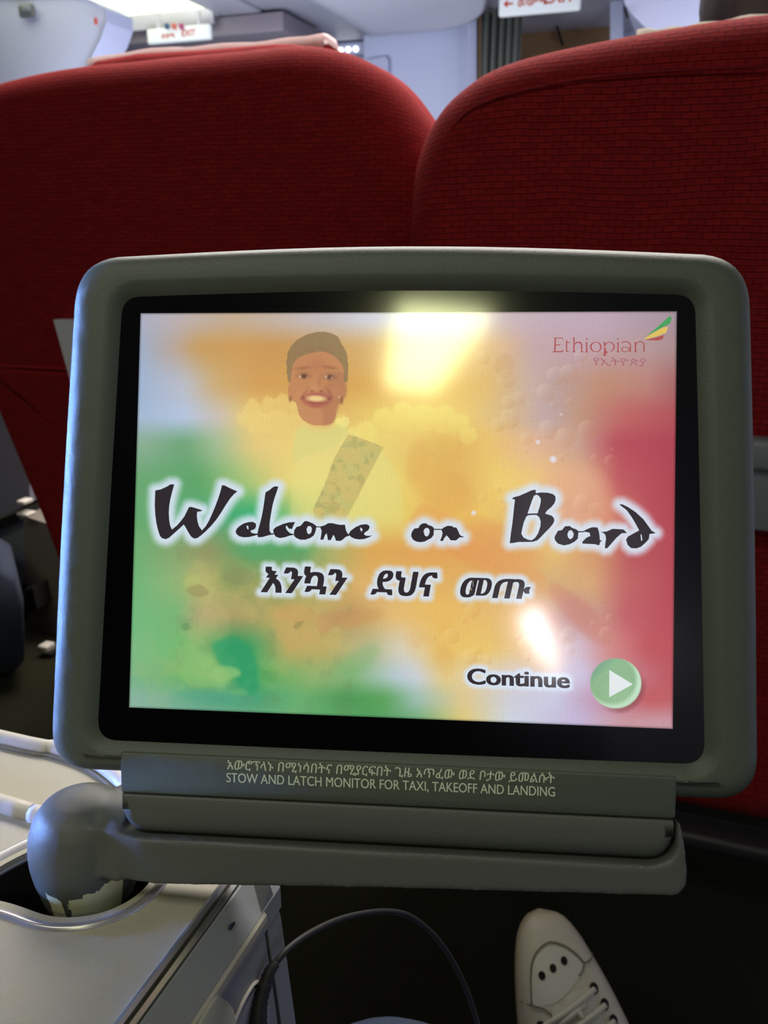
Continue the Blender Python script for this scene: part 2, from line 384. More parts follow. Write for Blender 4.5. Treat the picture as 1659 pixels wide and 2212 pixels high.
# ================================================================== SEATS
def offset_rings(outline, steps, flip=1):
    P = np.array(outline); n = len(P)
    d = np.roll(P, -1, 0)-np.roll(P, 1, 0); L = np.hypot(d[:, 0], d[:, 1])[:, None]
    nrm = np.stack([-d[:, 1], d[:, 0]], 1)/L
    c = P.mean(0)
    if np.mean(np.sum(nrm*(c-P), 1)) < 0: nrm = -nrm
    return [P+nrm*s for s in steps], nrm
def pillow(name, outline, yf, R, back, mat_, parent, off, uvrot=0, tilt=0.0, bulge=0.0, zref=0.9, crease=None):
    ang = np.linspace(0, math.pi/2, 9)
    # from the back rim round to the face that looks at the viewer
    steps = [R*(1-math.sin(a)) for a in ang[::-1]]
    P = np.array(outline); rings, uvs = [], []
    lo0, hi0 = P.min(0), P.max(0); c0 = (lo0+hi0)/2; half = (hi0-lo0)/2
    inner = c0+(P-c0)*(half-R)/half; V = P-inner        # V: from the flat field out to the rim
    def Yt(p, y): return y - tilt*(p[1]-zref)
    rings.append([(p[0]-off[0], Yt(p, yf+R+back)-off[1], p[1]-off[2]) for p in P]); uvs.append([tuple(i+v_*(math.pi/2+back/R)) for i, v_ in zip(inner, V)])
    for a in np.linspace(0, math.pi/2, 9):
        ring, uv = [], []
        for p, v_, i in zip(P, V, inner):
            pos = i+v_*math.cos(a); y = yf+R*(1-math.sin(a))
            ring.append((pos[0]-off[0], Yt(pos, y)-off[1], pos[1]-off[2])); uv.append(tuple(i+v_*(math.pi/2-a)))
        rings.append(ring); uvs.append(uv)
    c = inner.mean(0); lo_, hi_ = inner.min(0), inner.max(0)
    for s in (.93, .85, .75, .65, .55, .45, .35, .25, .15, .02):
        ring, uv = [], []
        for i in inner:
            pos = c+(i-c)*s
            ring.append((pos[0]-off[0], Yt(pos, yf-bulge*(1-((pos[0]-(lo_+hi_)[0]/2)/(hi_-lo_)[0]*2)**2)**2*(1-((pos[1]-(lo_+hi_)[1]/2)/(hi_-lo_)[1]*2)**2)**2)-off[1], pos[1]-off[2])); uv.append(tuple(pos))
        rings.append(ring); uvs.append(uv)
    return loft(name, rings, mat_, parent, True, True, True, uvs=uvs)

def seat(root, outline, yf, fab, tilt, R=.06):
    off = root.location
    return pillow('backrest', outline, yf, R, .05, fab, root, off, tilt=tilt, bulge=.012)

# left seat (silhouette rounded, tapering towards its foot)
Ls = tag(empty('airline_seat', (-.72, 1.3, 0)), 'red airline seat ahead on the left, pale pink cloth on its head', 'seat', 'red seats in the row ahead')
k = 1.135/1.1
YS = 1.135
pt = [at(x, y, YS) for x, y in [(-150, 330), (-130, 262), (-80, 215), (0, 187), (100, 162), (200, 146), (300, 136), (450, 121), (550, 112), (640, 103), (700, 105), (765, 120), (825, 150), (870, 188), (908, 238), (940, 292), (958, 350)]]
pt = [(v.x, v.z) for v in pt]+[(-.345, .86), (-.345, .70)]
up = catmull(pt, 4)
outl = up[:-1] + catmull([(-.345, .70), (-.350, .50), (-.375, .30), (-.42, .16), (-.48, .11), (-.70, .10), (-.92, .11), (-.985, .15), (-1.02, .25), (-1.045, .34), (-1.105, .60), (-1.150, .80), (-1.163, .88)], 5)
seat(Ls, outl, 1.085, M['red'], .06)
lowc = catmull([(-1.088, .68), (-1.080, .64), (-1.00, .36), (-.965, .22), (-.92, .17), (-.80, .16), (-.5, .16), (-.43, .18), (-.40, .30), (-.375, .5), (-.37, .67), (-.39, .698), (-.7, .702), (-1.05, .700), (-1.08, .697)], 5, True)
pillow('lower_cover', lowc, 1.066, .012, .03, M['red'], Ls, Ls.location, tilt=.06)
tube('piping', [(-1.09, 1.084, .700), (-.95, 1.080, .703), (-.8, 1.080, .703), (-.37, 1.082, .701)], .0030, M['red'], Ls, 8, 6, Ls.location)
hr = [at(x, y, 1.27) for x, y in [(196, 150), (215, 132), (300, 117), (450, 108), (600, 96), (640, 97), (690, 106), (700, 200), (200, 220)]]
hro = []
for i in range(len(hr)):
    a, b_ = np.array((hr[i].x, hr[i].z)), np.array((hr[(i+1) % len(hr)].x, hr[(i+1) % len(hr)].z))
    for t in (0, .5): hro.append(a+(b_-a)*t)
pillow('headrest', hro, 1.24, .03, .04, M['red'], Ls, Ls.location)
wbox('cushion', -1.10, -.42, 1.26, 1.75, .30, .46, M['red'], Ls, .05, Ls.location)
wbox('seat_frame', -1.02, -.50, 1.25, 1.7, .22, .30, M['frame'], Ls, .01, Ls.location)
for xx in (-.98, -.54):
    for yy in (1.30, 1.62): wbox('leg', xx-.02, xx+.02, yy-.02, yy+.02, 0, .22, M['frame'], Ls, .005, Ls.location)
# white plate on the seatback
pl = [at(x, y, 1.075) for x, y in [(120, 690), (420, 690), (400, 1100), (205, 1000)]]
loft('seatback_plate', [[(v.x+.72, 1.07-1.3, v.z) for v in pl], [(v.x+.72, 1.09-1.3, v.z) for v in pl]], M['panelwhite'], Ls, True, True, smooth=False)

# right seat, a little nearer
Rs = tag(empty('airline_seat', (.01, 1.22, 0)), 'red airline seat ahead on the right with dark haired passenger', 'seat', 'red seats in the row ahead')
pt = [(-.336, .70), (-.340, .86), (-.338, .94), (-.331, .985), (-.312, 1.025), (-.282, 1.055), (-.23, 1.080), (-.13, 1.096), (.02, 1.109), (.14, 1.106), (.25, 1.088), (.31, 1.05), (.35, .99), (.362, .90), (.365, .70)]
outl = catmull(pt, 5)[:-1]+catmull([(.365, .70), (.362, .45), (.355, .26), (.33, .19), (.27, .17), (0, .165), (-.24, .17), (-.30, .19), (-.325, .26), (-.332, .45), (-.335, .58)], 4)
seat(Rs, outl, .985, M['red2'], .05, .055)
crv = []
for x, y, Yv in [(905, 480, .998), (930, 370, .994), (985, 265, .985), (1060, 215, .978), (1200, 180, .974), (1330, 162, .972), (1500, 150, .970), (1659, 144, .968)]:
    v = at(x, y, Yv); crv.append((v.x, v.y+.0015, v.z))
tube('seam', crv, .0012, M['red2'], Rs, 6, 6, Rs.location)
wbox('cushion', -.29, .31, 1.16, 1.64, .30, .46, M['red2'], Rs, .05, Rs.location)
wbox('seat_frame', -.26, .30, 1.1, 1.6, .22, .30, M['frame'], Rs, .01, Rs.location)
a, b_ = at(1560, 1672, 1.02), at(1659, 1700, 1.02)
wbox('crossbar', -.25, .33, 1.0, 1.05, .135, .160, M['frame_dark'], Rs, .008, Rs.location)
for xx in (-.22, .26):
    for yy in (1.12, 1.5): wbox('leg', xx-.02, xx+.02, yy-.02, yy+.02, 0, .22, M['frame'], Rs, .005, Rs.location)
v0, v1 = at(1640, 945, .98), at(1659, 1142, .98)
wbox('seatback_plate', -.24, .27, .965, .985, v1.z, v0.z, M['panelgrey'], Rs, .004, Rs.location)
wbox('plate_lip', -.24, .27, .955, .985, v0.z-.032, v0.z+.002, M['panelgrey'], Rs, .006, Rs.location)

# cloths over the heads of the seats
def cloth(pts, Yv, drop, m, label):
    top = [at(x, y, Yv) for x, y in pts]; P = catmull([(v.x, v.z) for v in top], 5)
    rings = []
    for dy, dz in ((.0, -.035), (0.0, 0), (.02, .004), (.05, .002), (.075, -.02), (.085, -.10)):
        rings.append([(p[0], Yv+dy, p[1]+dz+.0012*math.sin(i*1.3)) for i, p in enumerate(P)])
    o = loft('headrest_cover', rings, m, None, closed=False); o.modifiers.new('s', 'SOLIDIFY').thickness = .002
    return tag(o, label, 'cloth', 'cloths on the seat heads')
cloth([(188, 128), (300, 108), (450, 97), (600, 85), (690, 74), (699, 98)], 1.30, .1, M['cloth'], 'pale pink headrest cloth on the left red seat')
cloth([(1376, 64), (1440, 60), (1500, 52), (1600, 36), (1700, 22)], 1.20, .1, M['cloth2'], 'cream white headrest cloth below the dark hair')

# passenger seen from behind: only the crown shows over the cloth
ps = tag(empty('person', (.075, 1.42, .46)), 'dark haired passenger in the right seat ahead, facing away', 'person')
def skin_obj(name, pts, edges, radii, m, parent, off, sub=2):
    me = bpy.data.meshes.new(name); me.from_pydata([tuple(Vector(p)-Vector(off)) for p in pts], edges, [])
    o = bpy.data.objects.new(name, me); COL.objects.link(o); me.materials.append(m)
    o.modifiers.new('k', 'SKIN'); sm = o.modifiers.new('s', 'SUBSURF'); sm.levels = sm.render_levels = sub
    for i, r in enumerate(radii):
        sv = me.skin_vertices[0].data[i]; sv.radius = r if isinstance(r, tuple) else (r, r); sv.use_root = (i == 0)
    bpy.context.view_layer.update()
    me2 = bpy.data.meshes.new_from_object(o.evaluated_get(bpy.context.evaluated_depsgraph_get())); bpy.data.objects.remove(o)
    me2.name = name
    return link(name, me2, m, parent, True)
B = [(.065, 1.42, .60), (.075, 1.38, .75), (.075, 1.38, .92), (.075, 1.39, 1.03), (.075, 1.41, 1.10), (.075, 1.42, 1.20), (.075, 1.42, 1.27),
     (-.10, 1.38, .95), (-.15, 1.42, .72), (-.12, 1.62, .66), (.25, 1.38, .95), (.30, 1.42, .72), (.27, 1.62, .66),
     (-.02, 1.62, .56), (-.03, 1.90, .53), (-.03, 1.90, .06), (.17, 1.62, .56), (.18, 1.90, .53), (.18, 1.90, .06)]
Ed = [(0, 1), (1, 2), (2, 3), (3, 4), (4, 5), (5, 6), (2, 7), (7, 8), (8, 9), (2, 10), (10, 11), (11, 12), (0, 13), (13, 14), (14, 15), (0, 16), (16, 17), (17, 18)]
Rr = [.13, .13, .13, .055, .06, .085, .07, .06, .05, .035, .06, .05, .035, .08, .065, .045, .08, .065, .045]
skin_obj('body', B, Ed, Rr, M['shirt'], ps, ps.location)
bm = bmesh.new(); bmesh.ops.create_icosphere(bm, subdivisions=4, radius=1)
for v in bm.verts:
    nz = 1+.03*math.sin(v.co.x*14+v.co.z*9)+.02*math.sin(v.co.y*23+v.co.z*17)
    v.co = Vector((v.co.x*.108*nz, v.co.y*.118*nz, v.co.z*.135*nz))+Vector((-.014, 0, .775))
me = bpy.data.meshes.new('hair'); bm.to_mesh(me); bm.free(); link('hair', me, M['hair'], ps, True)

# ================================================================== lower left background
nb = tag(empty('airline_seat', (-1.7, 1.9, 0)), 'grey shelled seat unit beyond the left red seat', 'seat')
q = [at(x, y, 1.5) for x, y in [(-300, 800), (64, 800), (64, 1085), (40, 1100), (0, 1118), (-300, 1230)]]
loft('side_shell', [[(v.x+1.7, 1.5-1.9, v.z) for v in q], [(v.x+1.7, 1.9-1.9, v.z) for v in q]], M['shell'], nb, True, True, smooth=False)
q = [at(x, y, 1.47) for x, y in [(-260, 1222), (46, 1104), (50, 1120), (-255, 1262)]]
loft('armrest_pad', [[(v.x+1.7, 1.46-1.9, v.z) for v in q], [(v.x+1.7, 1.6-1.9, v.z) for v in q]], M['hole'], nb, True, True, smooth=False)
q = [at(x, y, 1.49) for x, y in [(-255, 1255), (50, 1120), (62, 1250), (40, 1270), (-30, 1360), (-250, 1420)]]
loft('lower_shell', [[(v.x+1.7, 1.49-1.9, v.z) for v in q], [(v.x+1.7, 1.9-1.9, v.z) for v in q]], M['panelgrey'], nb, True, True, smooth=False)
q = [at(x, y, 1.42) for x, y in [(47, 1106), (72, 1112), (76, 1118), (48, 1110)]]
v = at(57, 1109, 1.42); box('bracket', (v.x+1.7, 1.42-1.9, v.z), (.030, .03, .008), M['beige2'], nb, .003)
v = at(54, 1083, 1.42); box('bracket', (v.x+1.7, 1.42-1.9, v.z), (.022, .03, .010), M['beige2'], nb, .003)
q = [at(x, y, 1.45) for x, y in [(50, 1114), (160, 1150), (160, 1430), (70, 1420), (60, 1330)]]
loft('base_column', [[(v.x+1.7, 1.45-1.9, v.z) for v in q], [(v.x+1.7, 1.75-1.9, v.z) for v in q]], M['columnb'], nb, True, True, smooth=False)
q = [at(x, y, 1.40) for x, y in [(46, 1278), (70, 1268), (80, 1315), (52, 1326)]]
loft('socket', [[(v.x+1.7, 1.40-1.9, v.z) for v in q], [(v.x+1.7, 1.46-1.9, v.z) for v in q]], M['hole'], nb, True, True, smooth=False)
q0 = [at(x, y, 1.25) for x, y in [(-260, 1300), (0, 1215), (36, 1235), (52, 1300), (54, 1420), (30, 1448), (-260, 1500)]]
zf = min(v.z for v in q0)
q1 = [(v.x, 1.25, v.z-zf+.004 if v.z-zf < .02 else v.z) for v in q0]
cen = np.mean(q1, 0)
rg = [[(c_[0]+(p[0]-c_[0])*s-1.05*(yy-1.25), yy, max(.004, c_[2]+(p[2]-c_[2])*s)) for p in [(v.x, 0, v.z) for v in q0] for c_ in [cen]] for s, yy in ((.9, 1.22), (.97, 1.235), (1, 1.26), (1, 1.37), (.95, 1.395))]
tag(loft('bag', rg, M['navy'], None, True, True), 'dark navy bag standing on the carpet beyond the left red seat', 'bag')
d_ = at(101, 1398, 1.0)-CAM; v = CAM+d_*(-(CAMH-.02)/d_.z)
ck = tag(empty('seat_track_cap', (v.x, v.y, 0)), 'small white seat track fitting low beyond the monitor left edge', 'fitting')
box('cap', (0, 0, v.z), (.026, .03, .018), M['beige2'], ck, .004)
wbox('post', -.004, .02, -.012, .012, 0, v.z-.008, M['hole'], ck, .002)

# ================================================================== CONSOLE (left armrest unit)
co = tag(empty('armrest_console', (-.35, 0, 0)), 'beige armrest console at the lower left with the monitor pivot', 'console')
co_off = Vector((-.35, 0, 0)); ZT = .645
def cpoly(pts, z0, z1, name, m, bev=.0, par=co, sm=False):
    P = [np.array(p) for p in pts]
    rings = [[(p[0]+.35, p[1], z0) for p in P], [(p[0]+.35, p[1], z1-bev) for p in P]]
    if bev: 
        ins, _ = offset_rings(P, [bev*.3, bev]); rings += [[(p[0]+.35, p[1], z1-bev*.3) for p in ins[0]], [(p[0]+.35, p[1], z1) for p in ins[1]]]
    return loft(name, rings, m, par, True, True, sm)
# top outline with a round hole for the pivot: built as a fill with hole
PC = (-.2207, .2362)
hole = [(PC[0]-.35+.35+.0 + .030*math.cos(t), PC[1]+.028*math.sin(t)) for t in np.linspace(0, 2*math.pi, 48, endpoint=False)]
hole = []
for t in np.linspace(0, 2*math.pi, 64, endpoint=False):
    c_, s_n = math.cos(t), math.sin(t)
    if c_ >= 0: hole.append((PC[0]+.031*c_, PC[1]-.002+.027*s_n))
    elif s_n >= 0: hole.append((PC[0]+.036*c_, PC[1]-.002+.027*s_n-.0215*abs(c_)**1.6))
    else: hole.append((PC[0]+.036*c_, PC[1]-.002+.027*s_n-.0215*abs(c_)**2.6))
outer = [(-.160, -.35), (-.160, .252)] + [(x, y) for x, y in catmull([(-.162, .258), (-.18, .266), (-.215, .276), (-.236, .285), (-.262, .2955), (-.29, .2990), (-.33, .297)], 3)] + [(-.60, .2985), (-.60, -.35)]
fill2d('top_panel', [[(x+.35, y) for x, y in outer], [(x+.35, y) for x, y in hole]], M['beige'], co, .004, ZT-.004)
ring_o = []
for d, z in ((.0075, ZT+.0001), (.0070, ZT+.0014), (.0060, ZT+.0018), (.001, ZT-.0010), (-.0005, ZT-.004)):
    rr_, nn = offset_rings(hole, [-d]); ring_o.append([(p[0]+.35, p[1], z) for p in rr_[0]])
loft('pivot_ring', ring_o, M['ringmetal'], co)
wl = [[(p[0]+.35, p[1], z) for p in offset_rings(hole, [-d])[0][0]] for d, z in ((-.0004, ZT-.0035), (-.002, ZT-.02), (-.003, ZT-.04))]
loft('pivot_well', wl, M['dark'], co, False, True, False)
# far tray section: raised beige lid with a pale rim, and the ridge tube
rimp = [np.array(p) for p in [(-.60, .300), (-.33, .2985), (-.29, .3005), (-.262, .297), (-.236, .286), (-.222, .274)]]
tube('rim', [(p[0], p[1]-.001, ZT+.002) for p in rimp], .0042, M['beige2'], co, 10, 5, co_off)
tube('rim_seam', [(p[0]-.001, p[1]-.0065, ZT+.0012) for p in rimp], .0010, M['seam'], co, 6, 5, co_off)
rd = [Vector((-.62, .262, ZT+.002)), Vector((-.30, .2545, ZT+.002)), Vector((-.262, .2535, ZT+.002)), Vector((-.228, .2530, ZT+.002))]
tube('ridge', rd, .0044, M['beige2'], co, 10, 5, co_off)
# body, trim, side
XT = -.1605
wbox('body', -.60, -.158, -.35, .25, .02, ZT-.05, M['sidegrey'], co, .002, co_off)
def strip(name, prof, y0, y1, m):
    n_ = 14; rings = []
    for i in range(n_+1):
        y = y0+(y1-y0)*i/n_
        rings.append([(x+.35, y, z) for x, z in prof])
    return loft(name, rings, m, co, True, True, smooth=False)
strip('trim_strip', [(-.1615, ZT-.006), (-.1615, ZT+.0008), (-.1600, ZT+.0014), (-.1588, ZT+.0002), (-.1584, ZT-.006)], -.35, .248, M['metal'])
strip('trim_strip', [(-.1582, ZT-.006), (-.1578, ZT-.0008), (-.1565, ZT+.0008), (-.1550, ZT-.0002), (-.1545, ZT-.006)], -.35, .249, M['metal'])
strip('chamfer_band', [(-.1545, ZT-.02), (-.1545, ZT-.0012), (-.1535, ZT-.0012), (-.1425, ZT-.0092), (-.1425, ZT-.02)], -.35, .262, M['sidegrey'])
strip('ridge_strip', [(-.1440, ZT-.022), (-.1424, ZT-.0093), (-.1412, ZT-.0105), (-.1412, ZT-.0135), (-.1440, ZT-.022)], -.35, .247, M['beige'])
sp = [(-.35, ZT-.014), (.2435, ZT-.014), (.248, ZT-.018), (.2545, .575), (.262, .50), (.272, .40), (.29, .05), (-.35, .05)]
loft('side_panel', [[(-.1435+.35, y, z) for y, z in sp], [(-.156+.35, y, z) for y, z in sp]], M['sidegrey'], co, True, True, smooth=False)
ep = [(.2455, ZT-.009), (.254, ZT-.002), (.262, .62), (.2715, .55), (.283, .45), (.31, .05), (.292, .05), (.2738, .40), (.2640, .50), (.2565, .575), (.2498, ZT-.019)]
loft('end_panel', [[(-.1430+.35, y, z) for y, z in ep], [(-.20+.35, y+.01, z) for y, z in ep]], M['sidegrey'], co, True, True, smooth=False)
# beige round button and flap edge on the side face
def sidept(x, y, X=-.1425):
    d = fwd + rgt*((x-CX)/FPX) - upv*((y-CY)/FPX); return CAM + d*(X/d.x)
bc = sidept(446, 2215)
bp_ = [(bc.y+.0115*math.cos(t)*1.0, bc.z+.0175*math.sin(t)) for t in np.linspace(0, 2*math.pi, 40, endpoint=False)]
bp_ = [sidept(x, y) for x, y in [(400, 2260), (455, 2152), (475, 2154), (492, 2170), (502, 2195), (504, 2225), (498, 2290), (440, 2320)]]
bp_ = catmull([(v.y, v.z) for v in bp_], 4, True)
loft('button', [[(-.1438+.35, p[0], p[1]) for p in bp_], [(-.1412+.35, p[0], p[1]) for p in bp_], [(-.1404+.35, p[0], p[1]) for p in offset_rings(bp_, [.0012])[0][0]]], M['button'], co, True, True)
fl = [sidept(x, y) for x, y in [(500, 2225), (524, 2168), (548, 2128), (560, 2122), (568, 2128)]]
tube('flap_edge', [(-.1428, v.y, v.z) for v in fl], .0009, M['beige2'], co, 6, 4, co_off)
fl = [sidept(x, y) for x, y in [(506, 2240), (552, 2135), (566, 2130), (580, 2160), (588, 2240)]]
loft('flap', [[(-.1436+.35, v.y, v.z) for v in fl], [(-.1426+.35, v.y, v.z) for v in fl]], M['shell'], co, True, True, smooth=False)
sc_ = [sidept(x, y, -.148) for x, y in [(496, 2008), (500, 1998), (508, 1990), (506, 2000), (500, 2008)]]
loft('scratch', [[(v.x+.35, v.y, v.z) for v in sc_], [(v.x+.35-.003, v.y, v.z-.002) for v in sc_]], M['navy'], co, True, True, smooth=False)

# ================================================================== MONITOR
TW = Vector((-0.10256747, 0.29676082, 0.79732045))
RW = Matrix(((0.96677677, -0.09633046, 0.23677654), (0.25538354, 0.32397416, -0.91094456), (0.01104223, 0.94114886, 0.33781191)))
mon = tag(empty('seat_monitor', PC + (ZT,)), 'grey framed touchscreen monitor on swivel arm showing a welcome page', 'monitor')
MOFF = Vector((PC[0], PC[1], ZT))
def mlocal(o):                      # place a mesh that is written in screen coordinates (x right, y up, z to the viewer)
    mw = Matrix.Translation(TW-MOFF) @ RW.to_4x4()
    o.data.transform(mw); o.data.update(); return o
RWT = RW.transposed()
def L(x, y, z=0.0):                 # artwork coordinates (as read off the photograph) -> metres on the screen plane
    o = RWT @ (CAM-TW); d = RWT @ (fwd + rgt*((x-CX)/FPX) - upv*((y-CY)/FPX))
    t = (z-o.z)/d.z; return (o.x+t*d.x, o.y+t*d.y)

def rpoly(corners, radii, bows, n=14, na=10):
    C = [np.array(c, float) for c in corners]; pts = []
    for i in range(4):
        p, q_, r = C[i], C[(i+1) % 4], C[(i-1) % 4]
        a = (r-p)/np.linalg.norm(r-p); b = (q_-p)/np.linalg.norm(q_-p)
        th = math.acos(a.dot(b)); d = radii[i]/math.tan(th/2)
        s, e = p+a*d, p+b*d
        for k in range(na+1):
            t = k/na; m0 = (1-t)**2*s+2*t*(1-t)*p+t*t*e
            # blend of quadratic with a rounder arc
            pts.append(m0*.72+( (p+(a*d+b*d)) - (a*math.cos(math.pi/2*(1-t))+b*math.cos(math.pi/2*t))*0 - ( (a*d)*math.cos(math.pi/2*(1-t)) + (b*d)*math.cos(math.pi/2*t)*1.0 )*1.0 )*.0 + m0*.28)
        # side to next corner
        C2 = C[(i+1) % 4]; a2 = (p-C2)/np.linalg.norm(p-C2); b2 = (C[(i+2) % 4]-C2)/np.linalg.norm(C[(i+2) % 4]-C2)
        th2 = math.acos(a2.dot(b2)); e2 = C2+a2*radii[(i+1) % 4]/math.tan(th2/2)
        nr = np.array((-(e2-e)[1], (e2-e)[0])); nr = nr/np.linalg.norm(nr)
        if nr.dot(p*0+np.array((0, 0))-(e+e2)/2) > 0: nr = -nr
        for k in range(1, n):
            t = k/n; pts.append(e+(e2-e)*t+nr*bows[i]*math.sin(math.pi*t))
    return np.array(pts)
mm = .001
O = rpoly([(-134.6, 103.8), (133.3, 102.4), (137.9, -105.5), (-139.1, -105.4)], [22, 22, 17, 17], [3.6, .5, 0, .6])*mm
G = rpoly([(-113.4, 86.0), (112.2, 85.6), (117.4, -91.9), (-118.4, -92.4)], [8, 8, 8, 8], [2.0, .2, .3, .2])*mm
def off_poly(P, d): return offset_rings(P, [d])[0][0]
Cr = off_poly(G, -.0052)
rg = [(off_poly(O, .004), -.022), (off_poly(O, .001), -.020), (O, -.016), (O, -.0050), (off_poly(O, .0004), -.0030), (off_poly(O, .0014), -.0010), (off_poly(O, .0030), .0008),
      (off_poly(O, .0052), .0020), (off_poly(O, .0078), .0025), (off_poly(Cr, -.0012), .0026), (Cr, .0024), (off_poly(G, -.0034), .0014), (off_poly(G, -.0004), -.0004), (G, -.0010), (off_poly(G, .0004), -.0030)]
mlocal(loft('casing', [[(p[0], p[1], z) for p in P] for P, z in rg], M['casing'], mon, True, False))
mlocal(loft('bezel', [[(p[0], p[1], -.0060) for p in off_poly(G, -.0006)], [(p[0], p[1], -.0008) for p in off_poly(G, -.0002)]], M['glass'], mon, True, True, smooth=False))
# lower lip (skirt) carrying the stow notice
sk = rpoly([(-107.9, -96), (106.9, -96), (106.2, -112.0), (-106.9, -112.2)], [1.5, 1.5, 1.5, 1.5], [0, 0, 0, 0], 6, 4)*mm
rg = [(sk, -.020), (sk, .0014), (off_poly(sk, .0003), .0023), (off_poly(sk, .0010), .0027)]
mlocal(loft('lower_lip', [[(p[0], p[1], z) for p in P] for P, z in rg], M['casing'], mon, True, True))
# hinge bar
hr_ = .0085; rings = []
for e in [0, .0003, .001, .002, .0035, .0055, .0085]:
    lift = hr_-math.sqrt(max(0, hr_*hr_-(hr_-e)**2))
    rings.append((-.1063+e, lift))
rings = rings + [(.1056-(x+.1063), l) for x, l in rings[::-1]]
def hprof(x, l):
    yb = -.1282+l; q_ = [(-.1124, -.020), (-.1124, .0012), (-.1128, .0020), (-.1136, .0023), (-.1185, .0021)]
    for t in np.linspace(0, math.pi/2, 7): q_.append((yb+.0075*(1-math.sin(t)), -.0035+.0056*math.cos(t)))
    q_ = [(max(y, yb), z) for y, z in q_]; q_.append((yb, -.020)); return [(x, y, z) for y, z in q_]
mlocal(loft('hinge_bar', [hprof(x, l) for x, l in rings], M['casing2'], mon, True, True))
# swivel arm: beam + elbow + post, merged by voxel remesh
bm = bmesh.new()
ap = [(-.122, -.1275), (-.112, -.1278), (-.101, -.1290), (.0985, -.1290), (.1040, -.1268), (.1066, -.1228), (.1068, -.1128), (.1080, -.1128), (.1098, -.122), (.1108, -.131), (.1106, -.1364), (.1075, -.1398),
      (.104, -.1402), (.0, -.1432), (-.09, -.1468), (-.100, -.1472), (-.112, -.1476), (-.122, -.148)]
fz = {0: -.0015, 1: .0008, 16: -.0022, 17: -.0075, 15: .0010}
f0 = [bm.verts.new((x, y, -.020)) for x, y in ap]; f1 = [bm.verts.new((x, y, fz.get(i, .0034))) for i, (x, y) in enumerate(ap)]
n = len(ap)
bm.faces.new(f0[::-1]); bm.faces.new(f1)
for i in range(n): bm.faces.new((f0[i], f0[(i+1) % n], f1[(i+1) % n], f1[i]))
el = [(-.1275, .0034), (-.1215, -.010), (-.1180, -.022), (-.1178, -.034), (-.121, -.041), (-.146, -.041), (-.1485, .0), (-.147, .0034)]
e0 = [bm.verts.new((-.120, y, min(z, -.004))) for y, z in el]; e1 = [bm.verts.new((-.1078, y, min(z, .0012))) for y, z in el]
bm.faces.new(e0); bm.faces.new(e1[::-1])
for i in range(len(el)): bm.faces.new((e0[(i+1) % len(el)], e0[i], e1[i], e1[(i+1) % len(el)]))
bmesh.ops.recalc_face_normals(bm, faces=bm.faces)
bmesh.ops.transform(bm, matrix=Matrix.Translation(TW-MOFF) @ RW.to_4x4(), verts=bm.verts)
prof = [(.0, .0345), (.010, .0335), (.0155, .0305), (.0192, .0255), (.0216, .019), (.0226, .012), (.0226, .006), (.0216, -.001), (.0200, -.008), (.0185, -.014), (0, -.014)]
rings = []
vv = []
for r, z in prof:
    vv.append([bm.verts.new((r*math.cos(t), r*math.sin(t), z)) for t in np.linspace(0, 2*math.pi, 48, endpoint=False)] if r > 0 else [bm.verts.new((0, 0, z))])
for a, b in zip(vv[:-1], vv[1:]):
    for i in range(48):
        j = (i+1) % 48
        if len(a) == 1: bm.faces.new((a[0], b[i], b[j]))
        elif len(b) == 1: bm.faces.new((a[j], a[i], b[0]))
        else: bm.faces.new((a[i], b[i], b[j], a[j]))
bmesh.ops.recalc_face_normals(bm, faces=bm.faces)
me = bpy.data.meshes.new('arm'); bm.to_mesh(me); bm.free()
arm = link('arm', me, M['casing2'], mon)
r_ = arm.modifiers.new('r', 'REMESH'); r_.mode = 'VOXEL'; r_.voxel_size = .0010
s_ = arm.modifiers.new('s', 'SMOOTH'); s_.factor = .5; s_.iterations = 14
bpy.context.view_layer.update()
me = bpy.data.meshes.new_from_object(arm.evaluated_get(bpy.context.evaluated_depsgraph_get())); arm.modifiers.clear(); arm.data = me; me.shade_smooth()
# worn pale paint near the foot of the post: wear mask in the arm's own material
am = M['casing2'].copy(); am.name = 'arm_plastic_worn'; nt = am.node_tree; b = nt.nodes['Principled BSDF']
tc = nt.nodes.new('ShaderNodeTexCoord'); sx = nt.nodes.new('ShaderNodeSeparateXYZ'); nt.links.new(tc.outputs['Object'], sx.inputs[0])
nz = nt.nodes.new('ShaderNodeTexNoise'); nz.inputs['Scale'].default_value = 220; nt.links.new(tc.outputs['Object'], nz.inputs['Vector'])
def math_n(op, a, b_=None, c=None):
    n_ = nt.nodes.new('ShaderNodeMath'); n_.operation = op
    for i, v in enumerate((a, b_, c)):
        if v is None: continue
        if isinstance(v, (int, float)): n_.inputs[i].default_value = v
        else: nt.links.new(v, n_.inputs[i])
    return n_.outputs[0]
ang = math_n('ARCTAN2', sx.outputs['Y'], sx.outputs['X'])           # angle round the post
edge = math_n('MULTIPLY_ADD', nz.outputs['Fac'], .008, -.004)
def patch(a0, a1, zlo, z0, z1):
    zt = math_n('MULTIPLY_ADD', math_n('SUBTRACT', ang, a0), (z1-z0)/(a1-a0), z0)
    m1 = math_n('LESS_THAN', math_n('ADD', sx.outputs['Z'], edge), zt)
    m2 = math_n('GREATER_THAN', math_n('MULTIPLY_ADD', nz.outputs['Fac'], .3, math_n('ADD', ang, -.15)), a0)
    m3 = math_n('LESS_THAN', ang, a1)
    return math_n('MULTIPLY', math_n('MULTIPLY', m1, m2), m3)
wear = math_n('MAXIMUM', patch(-1.25, -.2, 0, .0005, .0075), patch(-1.70, -1.38, 0, .0035, .0005))
mx = nt.nodes.new('ShaderNodeMix'); mx.data_type = 'RGBA'
old = b.inputs['Base Color'].links[0].from_socket
